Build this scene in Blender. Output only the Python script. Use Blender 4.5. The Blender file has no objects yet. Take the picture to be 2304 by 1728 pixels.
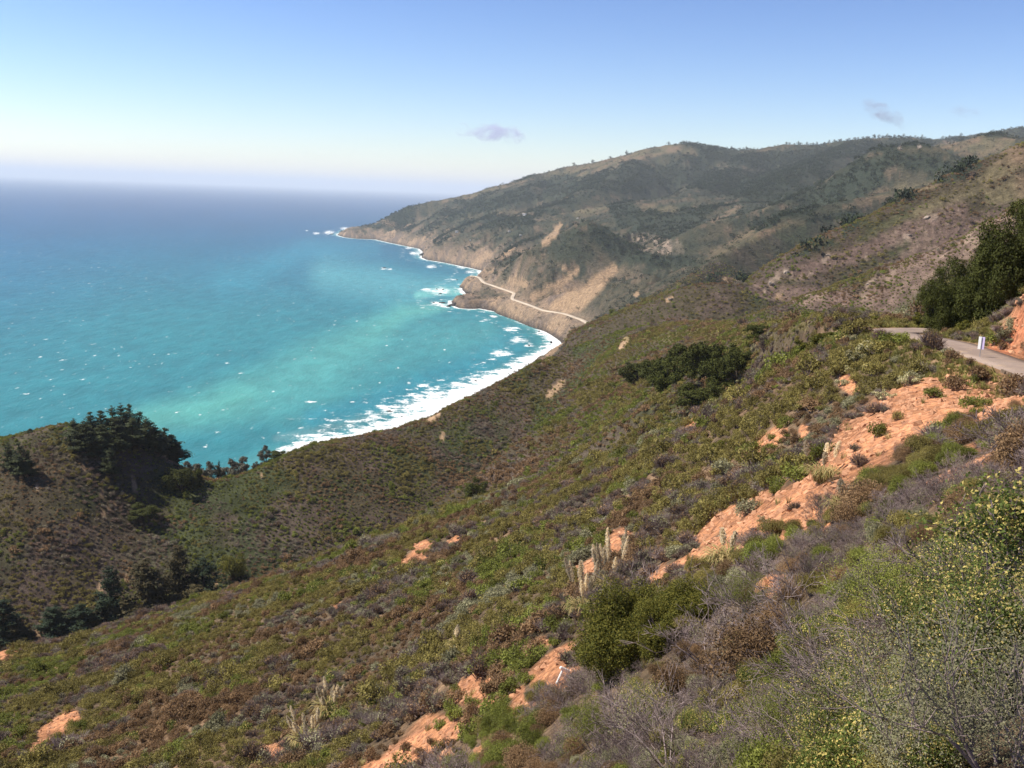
import bpy, math, random
import numpy as np
from mathutils import Matrix, Vector
USE_HAZE = True

# ------------------------------------------------------------------ camera, sky, sun
SC = bpy.context.scene
H = 300.0                       # eye height above the sea
PITCH, ROLL, FPX = math.radians(10.78), math.radians(2.17), 2260.0
W0, H0 = 2304.0, 1728.0
_f = np.array([0, math.cos(PITCH), -math.sin(PITCH)])
_r0 = np.array([1.0, 0, 0]); _u0 = np.array([0, math.sin(PITCH), math.cos(PITCH)])
_r = math.cos(ROLL)*_r0 + math.sin(ROLL)*_u0
_u = -math.sin(ROLL)*_r0 + math.cos(ROLL)*_u0
cam_d = bpy.data.cameras.new("camera"); cam = bpy.data.objects.new("camera", cam_d)
SC.collection.objects.link(cam); SC.camera = cam
cam_d.sensor_width = 36.0; cam_d.lens = 36.0*FPX/W0
cam_d.clip_start = 0.3; cam_d.clip_end = 600000.0
M = Matrix(((_r[0], _u[0], -_f[0], 0), (_r[1], _u[1], -_f[1], 0), (_r[2], _u[2], -_f[2], H), (0, 0, 0, 1)))
cam.matrix_world = M

SUN_EL, SUN_AZ = math.radians(51), math.radians(-86)     # azimuth from the view direction, negative to the left
sun_dir = Vector((math.sin(SUN_AZ)*math.cos(SUN_EL), math.cos(SUN_AZ)*math.cos(SUN_EL), math.sin(SUN_EL)))
world = bpy.data.worlds.new("World"); SC.world = world; world.use_nodes = True
wn = world.node_tree.nodes; wl = world.node_tree.links; wn.clear()
w_out = wn.new('ShaderNodeOutputWorld'); w_bg = wn.new('ShaderNodeBackground'); w_sky = wn.new('ShaderNodeTexSky')
w_sky.sky_type = 'NISHITA'; w_sky.sun_disc = False
w_sky.sun_elevation = SUN_EL; w_sky.sun_rotation = SUN_AZ
w_sky.altitude = 300; w_sky.air_density = 1.0; w_sky.dust_density = 0.1; w_sky.ozone_density = 2.0
w_bg.inputs['Strength'].default_value = 0.098
w_gr = wn.new('ShaderNodeMix'); w_gr.data_type = 'RGBA'; w_gr.blend_type = 'MULTIPLY'; w_gr.inputs[0].default_value = 1.0
w_gr.inputs[7].default_value = (0.93, 0.865, 0.98, 1)
w_ga = wn.new('ShaderNodeGamma'); w_ga.inputs['Gamma'].default_value = 1.6
w_sc = wn.new('ShaderNodeVectorMath'); w_sc.operation = 'SCALE'; w_sc.inputs['Scale'].default_value = 0.11/0.62    # raise the contrast of the sky about its value near the horizon
w_s2 = wn.new('ShaderNodeVectorMath'); w_s2.operation = 'SCALE'; w_s2.inputs['Scale'].default_value = 0.62/0.11
wl.new(w_sky.outputs[0], w_sc.inputs[0]); wl.new(w_sc.outputs[0], w_ga.inputs['Color']); wl.new(w_ga.outputs[0], w_s2.inputs[0]); wl.new(w_s2.outputs[0], w_gr.inputs[6]); wl.new(w_gr.outputs[2], w_bg.inputs[0]); wl.new(w_bg.outputs[0], w_out.inputs[0])
sl = bpy.data.lights.new("sun", 'SUN'); sl.energy = 5.0; sl.angle = math.radians(0.53); sl.color = (1.0, 0.93, 0.80)
so = bpy.data.objects.new("sun", sl); SC.collection.objects.link(so)
so.rotation_euler = sun_dir.to_track_quat('Z', 'Y').to_euler(); so.location = (0, 0, 1500)
SC.view_settings.view_transform = 'Standard'; SC.view_settings.look = 'None'
SC.view_settings.exposure = 0.62; SC.view_settings.gamma = 1.0; SC.view_settings.use_curve_mapping = False
SC.render.engine = 'CYCLES'
SC.cycles.max_bounces = 6; SC.cycles.diffuse_bounces = 2; SC.cycles.glossy_bounces = 2
SC.cycles.transmission_bounces = 2; SC.cycles.transparent_max_bounces = 6; SC.cycles.volume_bounces = 4
SC.cycles.use_denoising = True

def dirpx(px, py):
    """ray of a photograph pixel, as azimuth, tangent of elevation"""
    px = np.asarray(px, float); py = np.asarray(py, float)
    X = (px-W0/2)/FPX; Y = -(py-H0/2)/FPX
    d = _f[None] + X.reshape(-1, 1)*_r[None] + Y.reshape(-1, 1)*_u[None]
    rh = np.hypot(d[:, 0], d[:, 1])
    return np.arctan2(d[:, 0], d[:, 1]), d[:, 2]/rh
def at(px, py, r):
    """world point at horizontal distance r along the ray of a pixel"""
    a, t = dirpx([px], [py]); return np.array([r*math.sin(a[0]), r*math.cos(a[0]), H+t[0]*r])
def sea(px, py):
    a, t = dirpx([px], [py]); r = H/-t[0]; return np.array([r*math.sin(a[0]), r*math.cos(a[0])])
def project(x, y, z):
    x = np.asarray(x, float); y = np.asarray(y, float); z = np.asarray(z, float)-H
    c = x*_f[0]+y*_f[1]+z*_f[2]; c = np.where(c > 0.05, c, 0.05)
    return W0/2+FPX*(x*_r[0]+y*_r[1]+z*_r[2])/c, H0/2-FPX*(x*_u[0]+y*_u[1]+z*_u[2])/c

# ------------------------------------------------------------------ noise
def _h(ix, iy, s):
    n = (ix*374761393 + iy*668265263 + s*1442695041) & 0xffffffff
    n = ((n ^ (n >> 13))*1274126177) & 0xffffffff
    return ((n ^ (n >> 16)) & 0xffffff)/float(0xffffff)
def vnoise(x, y, s=0):
    xi = np.floor(x).astype(np.int64); yi = np.floor(y).astype(np.int64)
    fx = x-xi; fy = y-yi; fx = fx*fx*fx*(fx*(fx*6-15)+10); fy = fy*fy*fy*(fy*(fy*6-15)+10)
    a = _h(xi, yi, s); b = _h(xi+1, yi, s); c = _h(xi, yi+1, s); d = _h(xi+1, yi+1, s)
    return (a*(1-fx)+b*fx)*(1-fy)+(c*(1-fx)+d*fx)*fy
def fbm(x, y, oct=4, s=0, ridged=False):
    v = 0; amp = 1; tot = 0; ca, sa = math.cos(0.6), math.sin(0.6)
    for o in range(oct):
        n = vnoise(x, y, s+o*17)
        if ridged: n = 1-abs(2*n-1)
        v = v+amp*n; tot += amp; amp *= .5
        x, y = (ca*x-sa*y)*2.03+11.3, (sa*x+ca*y)*2.03+5.7
    return v/tot
def sstep(a, b, x):
    t = np.clip((np.asarray(x, float)-a)/(b-a), 0, 1); return t*t*(3-2*t)

# ------------------------------------------------------------------ the lie of the land
# near slope: photo pixel and ground distance
NEAR = [(2304,1728,4.6),(2100,1728,5.6),(1900,1728,8),(1700,1728,12),(1500,1728,18),(1300,1728,27),(1100,1728,38),(900,1728,50),(600,1728,65),(300,1728,80),(0,1728,92),
 (2304,1500,7.5),(2100,1500,10.5),(1900,1500,15.5),(1700,1500,23),(1500,1500,33),(1250,1500,48),(1000,1500,65),(700,1500,88),(400,1500,110),(100,1510,140),
 (2304,1300,12),(2100,1300,17.5),(1900,1300,26),(1700,1300,36),(1500,1300,50),(1300,1300,67),(1100,1300,88),(900,1300,112),
 (2304,1100,20),(2100,1100,31),(1900,1100,45),(1700,1100,62),(1500,1100,84),(1300,1100,118),
 (2304,960,40),(2150,950,49),(2000,950,55),(1800,950,76),
 (2200,860,67),(2304,895,56),(2050,830,76),(1900,810,84),
 # the skyline of this slope
 (0,1470,168),(250,1412,172),(500,1335,172),(800,1225,168),(1100,1122,162),(1400,1015,150),(1600,925,138),(1700,865,126),(1780,815,118),(1860,772,112),(1980,722,106),
 # behind the skyline it falls into the gully
 (0,1560,230),(0,1640,300),(500,1420,235),(500,1500,300),(800,1310,230),(800,1390,300),(1100,1200,220),(1100,1290,300),(1400,1085,205),(1400,1170,290),(1600,990,190),(1600,1060,270),
 (1700,930,170),(1700,1000,250),(1860,830,150),(1860,880,230),
 # beyond the bend
 (1990,735,135),(2010,742,180),(2020,770,260),(2100,742,100),(2150,752,98),(2200,748,102),(2304,715,100),(2304,640,112),(2120,725,125),(2120,745,180),(2304,600,160),(2304,640,260),
 # cut bank right of the road
 (2304,745,77),(2304,690,80),(2304,655,83),(2260,735,84),(2420,640,76),(2600,500,72),(2900,400,62),(2400,560,90),(2600,420,95),(2600,480,160),(2600,520,300),
 # outside the picture
 (-400,1560,190),(-400,1700,110),(-400,1700,300),(-800,1650,200),(2700,1600,6),(2700,1300,11),(2700,1050,18)]
_nu, _nt, _nr = [], [], []
for px, py, r in NEAR:
    a, t = dirpx([px], [py]); _nu.append(a[0]); _nt.append(t[0]); _nr.append(r)
for a in np.linspace(-1.2, 1.2, 9): _nu.append(a); _nt.append(-1.25); _nr.append(1.4)
# the road: middle line (pixel, ground distance), its height read off the ray
ROADPX = [(2600,935,63),(2420,872,68),(2304,830,72),(2262,815,74),(2219,800,76.5),(2180,786,79),(2140,773,82),(2085,761,86),(2050,755,88.5),(2022,750,91)]
ROADC = [at(*q) for q in ROADPX]
ROADC = [ROADC[0]+(ROADC[0]-ROADC[1])*1.2] + ROADC + [ROADC[-1]+np.array([2.5, 6, -.5]), ROADC[-1]+np.array([12, 13, -1.2]), ROADC[-1]+np.array([30, 18, -2.5])]
ROADC = np.array(ROADC)
def catmull(P, n=12):
    P = np.asarray(P, float); out = []
    for i in range(len(P)-1):
        p0 = P[max(i-1, 0)]; p1 = P[i]; p2 = P[i+1]; p3 = P[min(i+2, len(P)-1)]
        for k in range(n):
            t = k/n
            out.append(0.5*((2*p1)+(-p0+p2)*t+(2*p0-5*p1+4*p2-p3)*t*t+(-p0+3*p1-3*p2+p3)*t**3))
    out.append(P[-1]); return np.array(out)
ROAD = catmull(ROADC, 8)
for q in ROADC[2:-2]:
    r = math.hypot(q[0], q[1]); _nu.append(math.atan2(q[0], q[1])); _nr.append(r); _nt.append((q[2]-H)/r)
_P = np.stack([np.array(_nu)*2.2, np.log(_nr)], 1); _T = np.array(_nt)
def _phi(d2): return 0.5*d2*np.log(d2+1e-9)
_n = len(_P); _A = np.zeros((_n+3, _n+3))
_A[:_n, :_n] = _phi(((_P[:, None]-_P[None])**2).sum(-1)) + np.eye(_n)*2e-3
_A[:_n, _n] = 1; _A[:_n, _n+1:] = _P; _A[_n, :_n] = 1; _A[_n+1:, :_n] = _P.T
_wt = np.linalg.solve(_A, np.concatenate([_T, np.zeros(3)]))
_sky = [(-900,1700,178),(0,1470,168),(250,1412,172),(500,1335,172),(800,1225,168),(1100,1122,162),(1400,1015,150),(1600,925,138),(1700,865,126),(1780,815,118),(1860,772,112),(1980,722,106),(2030,722,135),(2060,722,230),(2304,722,260),(2900,722,260)]
SKYA = np.array([dirpx([q[0]], [q[1]])[0][0] for q in _sky]); SKYR = np.array([q[2] for q in _sky], float)
def near_z(x, y):
    r = np.hypot(x, y)+1e-6; U = np.arctan2(x, y)*2.2; V = np.log(np.maximum(r, 1.2)); t = np.full_like(r, _wt[_n])
    t += _wt[_n+1]*U + _wt[_n+2]*V
    for k in range(_n): t += _wt[k]*_phi((U-_P[k, 0])**2+(V-_P[k, 1])**2)
    return H+t*r

# ridges: crest (pixel, ground distance), side slope, rounding
RIDGES = [
 ("spur", [(-500,1010,500),(-100,995,490),(0,985,485),(80,965,480),(150,950,480),(300,985,478),(430,1062,470),(480,1082,465),(560,1060,470),(640,1025,480),(700,1000,490),(880,968,520),(960,940,535),(1100,872,570),(1200,815,600),(1260,795,610),(1330,768,615),(1400,747,600),(1500,728,570),(1600,727,500),(1720,727,400),(1823,724,290),(1886,713,215),(1950,706,160)], .42, 14),
 ("slope", [(1269,770,1650),(1316,718,1560),(1348,692,1500),(1400,652,1480),(1440,612,1500),(1538,585,1650),(1585,560,1750),(1664,522,1850),(1778,484,1950),(1918,449,2050),(2109,411,2200),(2400,340,2500)], .55, 30),
 ("dome", [(1330,745,1150),(1440,690,1000),(1550,650,900),(1601,639,860),(1658,640,860),(1700,640,880),(1760,600,900),(1823,556,930),(1905,512,960),(1969,486,980),(2065,445,1010),(2109,413,1030),(2205,365,1060),(2304,321,1080),(2600,200,1150)], .5, 16),
 ("rib", [(1700,720,620),(1850,660,640),(2000,600,650),(2150,540,650),(2304,450,650),(2600,330,650)], .35, 25),
 ("cut", [(1405,589,2100),(1370,586,2120),(1335,588,2160),(1280,612,2260),(1215,655,2380)], .6, 25),
 ("triangle", [(1096,605,3000),(1117,573,2980),(1158,561,2960),(1221,526,2900),(1272,500,2850),(1316,494,2800),(1360,515,2760),(1405,545,2720),(1450,580,2650)], .55, 30),
 ("triangle_rib", [(1272,500,2850),(1290,540,2780),(1250,600,2650),(1215,640,2560)], .55, 25),
 ("bench", [(958,572,4350),(985,548,4500),(1050,522,4500),(1130,503,4450),(1230,488,4300),(1330,468,4200),(1450,450,4100),(1600,440,4000)], .35, 60),
 ("midridge", [(1200,540,3700),(1300,505,3700),(1420,480,3600),(1560,470,3500),(1700,455,3400),(1718,469,3200)], .35, 50),
 ("rocky", [(1600,500,2700),(1718,470,2750),(1829,426,2850),(1893,379,2850),(1966,337,2850),(2014,331,2800),(2077,324,2750),(2141,346,2700),(2176,367,2650),(2230,402,2600),(2300,440,2500)], .6, 25),
 ("tan", [(2060,350,3400),(2109,327,3400),(2160,322,3350),(2220,304,3300),(2262,304,3250),(2304,311,3200),(2500,280,3200)], .5, 60),
 ("far", [(759,527,6100),(781,517,6150),(831,508,6250),(853,498,6250),(875,487,6250),(925,465,6300),(980,451,6350),(1057,438,6300),(1111,420,6200),(1177,405,6100),(1215,392,6050),(1272,376,6000),(1332,367,5900),(1437,341,5800),(1475,332,5700),(1544,322,5600),(1589,327,5600),(1633,335,5600),(1700,336,5600),(1765,325,5600),(1842,326,5600),(1886,318,5600),(1950,312,5600),(2030,308,5600),(2093,314,5700),(2157,309,5900),(2205,303,6200),(2252,294,6300),(2304,286,6300),(2600,240,6300)], .38, 40),
 ("farrib1", [(1057,438,6300),(1020,480,5700),(985,515,5200),(965,545,4900)], .45, 40),
 ("farrib2", [(1215,392,6050),(1190,430,5400),(1150,470,5000),(1080,500,4700)], .4, 40),
 ("farrib3", [(1475,332,5700),(1400,385,5000),(1330,430,4600),(1250,465,4450)], .4, 40),
 ("farrib4", [(1700,336,5600),(1640,390,4800),(1560,430,4200),(1450,455,4000)], .4, 40),
 ("farrib5", [(1950,312,5600),(1880,345,4700),(1800,390,4000),(1730,430,3700)], .4, 40),
]
RIDGEW = []
for name, pts, sl_, rd in RIDGES: RIDGEW.append((name, catmull([at(*p) for p in pts], 2), sl_, rd))

# coast line, land to the right
COASTPX = [(759,529),(775,534),(800,537),(846,539),(872,545),(905,552),(945,560),(951,566),(950,580),(962,585),(983,588),(1006,592),(1034,598),(1060,603),(1085,609),(1080,622),(1069,632),(1055,643),(1040,652),(1050,660),(1066,666),(1050,671),(1030,676),(1016,679),(1022,688),(1034,693),(1056,695),(1080,694),(1106,699),(1142,707),(1179,720),(1215,733),(1237,746),(1258,762),(1266,775),(1250,790),(1222,806),(1196,820),(1170,834),(1140,852),(1100,876),(1070,895),(1030,912),(985,938),(960,953),(936,972),(880,980),(800,992),(720,1003),(690,1012),(655,1025),(620,1040)]
COAST = [sea(*p) for p in COASTPX]
_a0 = math.atan2(COAST[-1][0], COAST[-1][1])
for a in np.linspace(_a0-.05, -2.2, 14): COAST.append(np.array([930*math.sin(a), 930*math.cos(a)]))
_far = [(7200, 780), (8000, 840), (9500, 900), (12000, 1100), (16000, 1600), (16000, 4000)]
_fp = []
for r, px in _far:
    a, t = dirpx([px], [430]); _fp.append(np.array([r*math.sin(a[0]), r*math.cos(a[0])]))
COASTP = np.array(_fp[::-1]+COAST+[np.array([-2000, -3000]), np.array([9000, -3000])])
def seg_d(x, y, P, Q):
    dx, dy = Q[0]-P[0], Q[1]-P[1]; L = dx*dx+dy*dy+1e-9
    s = np.clip(((x-P[0])*dx+(y-P[1])*dy)/L, 0, 1)
    return np.hypot(x-P[0]-s*dx, y-P[1]-s*dy), s
def coast_d(x, y):
    """distance to the coast line, positive on land"""
    d = np.full(x.shape, 1e9); ins = np.zeros(x.shape, bool); n = len(COASTP)
    for i in range(n):
        P, Q = COASTP[i], COASTP[(i+1) % n]
        if i < n-1: d = np.minimum(d, seg_d(x, y, P, Q)[0])
        c = (P[1] > y) != (Q[1] > y)
        xi = (Q[0]-P[0])*(y-P[1])/((Q[1]-P[1]) if Q[1] != P[1] else 1e-9)+P[0]
        ins ^= c & (x < xi)
    return np.where(ins, d, -d)
HWYPX = [(1060,628,36,40),(1077,624,38,0),(1088,635,38,0),(1104,641,38,0),(1124,648,38,0),(1150,657,38,0),(1157,661,38,0),(1153,672,37,0),(1164,677,37,0),(1193,687,36,0),(1222,698,36,0),(1245,702,38,0),(1269,706,40,0),(1290,713,42,0),(1309,720,44,0),(1330,732,46,0)]
def ground(x, y):
    x = np.asarray(x, float); y = np.asarray(y, float); r = np.hypot(x, y)
    cd = coast_d(x, y)
    # warp, so that the flanks of the ridges are gullied
    wr = np.clip(r, 200, 6000)
    g = np.clip(r/2500, .15, 1.0)
    nx = (fbm(x/420, y/420, 4, 3)-.5); ny = (fbm(x/420, y/420, 4, 9)-.5)
    z = np.full(x.shape, -1e3)
    K = 5+wr*.0035
    acc = np.zeros(x.shape); zm = np.full(x.shape, -1e3); zs = []
    gully = fbm(x/260+nx, y/260+ny, 5, 21, True)
    gully2 = fbm(x/90+nx*2, y/90+ny*2, 4, 27, True)
    for name, P, sl_, rd in RIDGEW:
        bd = np.full(x.shape, 1e9); ws = np.zeros(x.shape); bz = np.zeros(x.shape); br = np.zeros(x.shape)
        for i in range(len(P)-1):
            d, s = seg_d(x, y, P[i], P[i+1]); bd = np.minimum(bd, d)
            w = 1.0/(d*d+(rd*.3)**2)**3; ws += w; bz += w*(P[i, 2]+s*(P[i+1, 2]-P[i, 2])); br += w*np.hypot(P[i, 0]+s*(P[i+1, 0]-P[i, 0]), P[i, 1]+s*(P[i+1, 1]-P[i, 1]))
        bz = bz/ws; br = br/ws
        fall = np.sqrt(bd*bd+rd*rd)-rd
        gm = .9
        if name == 'spur': sl = sl_+.45*sstep(238, 272, bz)+.22*sstep(0, 80, r-br); gm = .35
        elif name == 'rib': sl = sl_+.2; gm = .5
        else: sl = sl_
        zz = bz-fall*sl*(1.0+gm*(.62-gully)*sstep(40, 300, bd)) - sstep(20, 200, bd)*np.minimum(bd, 500)*.07*(1-gully2)
        zs.append(zz)
    zs.append(np.maximum(cd, 0)*(.03+.06*sstep(1100, 2000, r))+np.clip(r-1500, 0, 900)*.02)
    zm = zs[0]
    for q in zs[1:]:
        h = np.clip(.5+.5*(zm-q)/K, 0, 1); zm = q*(1-h)+zm*h+K*h*(1-h)*.5
    # near slope
    nm = r < 420
    if nm.any():
        nz = near_z(x[nm], y[nm]); rr = r[nm]
        rs = np.interp(np.arctan2(x[nm], y[nm]), SKYA, SKYR)
        nz = nz-np.maximum(rr-rs-4, 0)**1.15*.42
        bumps = (fbm(x[nm]/9, y[nm]/9, 4, 51)-.5)*np.clip(rr*.011, .05, 1.3) + (fbm(x[nm]/1.6, y[nm]/1.6, 3, 61)-.5)*np.clip(rr*.004, .03, .25)
        nz = nz+bumps
        q = zm[nm]; az_ = np.arctan2(x[nm], y[nm]); lim = np.where(True, rs+115*sstep(.36, .22, az_)+5, 0); q = q-np.clip(lim-rr, 0, 170)*.62
        k2 = 4.0; h = np.clip(.5+.5*(nz-q)/k2, 0, 1); t = q*(1-h)+nz*h+k2*h*(1-h)*.5
        t = np.where(rr < 90, nz, t)
        zm = zm.copy(); zm[nm] = t
    # small relief in the distance
    fz = sstep(250, 900, r)
    zm = zm+fz*((fbm(x/38, y/38, 4, 71)-.5)*np.clip(r*.004, 1, 9))
    # sea cliffs
    rough = (fbm(x/35, y/35, 4, 81, True)-.5)
    cl = np.clip(cd, 0, None)*1.0
    ch = 7+30*sstep(1500, 2200, r)
    cliff = ch*(1-np.exp(-cl/(ch*.62)))+.62*np.clip(cd-10, 0, None)+rough*np.minimum(cl, 30)*.35
    cliff = np.where(cd > 0, cliff, cd*.35+rough*3*np.exp(cd/60))
    K3 = 8.0; h = np.clip(.5+.5*(cliff-zm)/K3, 0, 1); zc = cliff*(1-h)+zm*h-K3*h*(1-h)*.5
    zm = np.where(cd < 900, np.minimum(zc, np.where(cd > 0, 1e9, cliff)), zm)
    return zm, cd
def road_d(x, y, P):
    bd = np.full(np.shape(x), 1e9); bz = np.zeros(np.shape(x))
    for i in range(len(P)-1):
        d, s = seg_d(x, y, P[i], P[i+1]); m = d < bd
        bd = np.where(m, d, bd); bz = np.where(m, P[i, 2]+s*(P[i+1, 2]-P[i, 2]), bz)
    return bd, bz

def smooth(P, k=2):
    P = np.array(P, float)
    for _ in range(k): P[1:-1] = (P[:-2]+2*P[1:-1]+P[2:])/4
    return P
HWY = []
for px, py, z, dz in HWYPX:
    a, t = dirpx([px], [py]); r = (H-z)/-t[0]+dz*3; HWY.append([r*math.sin(a[0]), r*math.cos(a[0]), z])
HWY = catmull(np.array(HWY), 6)

# polar grid of the ground round the eye
NA_IN, NR = 1150, 1200
AZ = np.concatenate([np.linspace(-1.15, -.56, 60)[:-1], np.linspace(-.56, .56, NA_IN), np.linspace(.56, 1.15, 60)[1:]])
LR = np.linspace(math.log(1.3), math.log(9500), NR)
AA, RR = np.meshgrid(AZ, np.exp(LR), indexing='ij')
GX, GY = RR*np.sin(AA), RR*np.cos(AA)
GZ, GCD = ground(GX, GY)
_ha = np.arctan2(HWY[:, 0], HWY[:, 1]); _hr = np.hypot(HWY[:, 0], HWY[:, 1]); _o = np.argsort(_ha)
_side = (RR < np.interp(AA, _ha[_o], _hr[_o])-4) & (AA < _ha.max()) & (AA > _ha.min()-.08) & (RR > 1700) & (GZ > 0)
GZ[_side] = np.minimum(GZ[_side], 36-.0*GZ[_side]-np.clip((np.interp(AA, _ha[_o], _hr[_o])-RR)[_side], 0, 300)*.06)
m = (RR > 25) & (RR < 170) & (AA > .1)
bd, bz = road_d(GX[m], GY[m], ROAD)
k = sstep(2.6, 5.2, bd); GZ[m] = GZ[m]*k+(bz-.06)*(1-k)
ROADDIST = np.full(GX.shape, 1e3); ROADDIST[m] = bd
m = (RR > 1500) & (RR < 3600) & (AA > -.15) & (AA < .2)
bd, bz = road_d(GX[m], GY[m], HWY)
k = sstep(6, 50, bd); GZ[m] = GZ[m]*k+(bz-.5)*(1-k)
HWYD = np.full(GX.shape, 1e3); HWYD[m] = bd
# seaward of the spur the land drops below the line of sight to the surf
_cp = [p[:2] for p in RIDGES[0][1] if p[0] <= 1262]+[(1300, 765)]
_ca, _ct = dirpx([p[0] for p in _cp], [p[1] for p in _cp])
_tc = np.interp(AA, _ca, _ct); _tc = _tc+.12*sstep(_ca[-2], _ca[-1]+.02, AA)
_cap = H+_tc*RR-1.0-np.clip(RR-560, 0, 600)*.006
_m = (RR > 300) & (RR < 1750) & (AA < _ca[-1]+.01)
_lo = np.minimum(GZ, _cap+(fbm(GX/12, GY/12, 3, 77)-.5)*1.6)
GZ[_m] = _lo[_m]
def gz(x, y):
    """height of the ground mesh"""
    x = np.atleast_1d(np.asarray(x, float)); y = np.atleast_1d(np.asarray(y, float))
    a = np.arctan2(x, y); lr = np.log(np.hypot(x, y)+1e-9)
    i = np.clip(np.searchsorted(AZ, a)-1, 0, len(AZ)-2); fi = np.clip((a-AZ[i])/(AZ[i+1]-AZ[i]), 0, 1)
    v = (lr-LR[0])/(LR[1]-LR[0]); j = np.clip(np.floor(v).astype(int), 0, NR-2); fj = np.clip(v-j, 0, 1)
    return (GZ[i, j]*(1-fi)+GZ[i+1, j]*fi)*(1-fj)+(GZ[i, j+1]*(1-fi)+GZ[i+1, j+1]*fi)*fj
_RS = np.exp(np.linspace(math.log(2.5), math.log(9400), 3000))
def hit(px, py, rmin=2.5):
    """where the ray of a pixel first meets the ground"""
    a, t = dirpx([px], [py]); rs = _RS[_RS > rmin]
    z = gz(rs*math.sin(a[0]), rs*math.cos(a[0])); d = H+t[0]*rs-z
    k = np.argmax(d < 0)
    if d[k] >= 0: return None
    r = rs[k]
    if k > 0: r = rs[k-1]+(rs[k]-rs[k-1])*d[k-1]/(d[k-1]-d[k]+1e-9)
    x, y = r*math.sin(a[0]), r*math.cos(a[0]); return np.array([x, y, float(gz(x, y)[0])])

# ------------------------------------------------------------------ helpers
def tag(o, label=None, cat=None, group=None, kind=None):
    if label: o['label'] = label
    if cat: o['category'] = cat
    if group: o['group'] = group
    if kind: o['kind'] = kind
    return o
def mesh_np(name, V, F, nv=4, smooth_=False):
    me = bpy.data.meshes.new(name); V = np.asarray(V, np.float32).reshape(-1, 3); F = np.asarray(F, np.int32).reshape(-1, nv)
    me.vertices.add(len(V)); me.vertices.foreach_set('co', V.ravel())
    me.loops.add(F.size); me.loops.foreach_set('vertex_index', F.ravel()); me.polygons.add(len(F))
    me.polygons.foreach_set('loop_start', np.arange(len(F), dtype=np.int32)*nv)
    me.polygons.foreach_set('loop_total', np.full(len(F), nv, np.int32))
    if smooth_: me.polygons.foreach_set('use_smooth', np.ones(len(F), bool))
    me.update(calc_edges=True); return me
def link(name, me, mats=None, parent=None):
    o = bpy.data.objects.new(name, me); SC.collection.objects.link(o)
    if mats is not None and me is not None:
        for m_ in (mats if isinstance(mats, (list, tuple)) else [mats]):
            if m_.name not in [q.name for q in me.materials if q]: me.materials.append(m_)
    if parent: o.parent = parent
    return o
def empty(name, loc, rz=0):
    o = bpy.data.objects.new(name, None); SC.collection.objects.link(o); o.location = loc; o.rotation_euler = (0, 0, rz)
    o.empty_display_size = .3; return o
def gridfaces(na, nr):
    i = np.arange(na-1)[:, None]*nr+np.arange(nr-1)[None]
    return np.stack([i, i+1, i+nr+1, i+nr], -1).reshape(-1, 4)
def fattr(me, name, arr, typ='FLOAT'):
    a = me.attributes.new(name, typ, 'POINT')
    if typ == 'FLOAT': a.data.foreach_set('value', np.asarray(arr, np.float32).ravel())
    elif typ == 'INT': a.data.foreach_set('value', np.asarray(arr, np.int32).ravel())
    elif typ == 'FLOAT_VECTOR': a.data.foreach_set('vector', np.asarray(arr, np.float32).ravel())
    elif typ == 'FLOAT_COLOR':
        c = np.ones((arr.size//3, 4), np.float32); c[:, :3] = arr.reshape(-1, 3); a.data.foreach_set('color', c.ravel())
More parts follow.
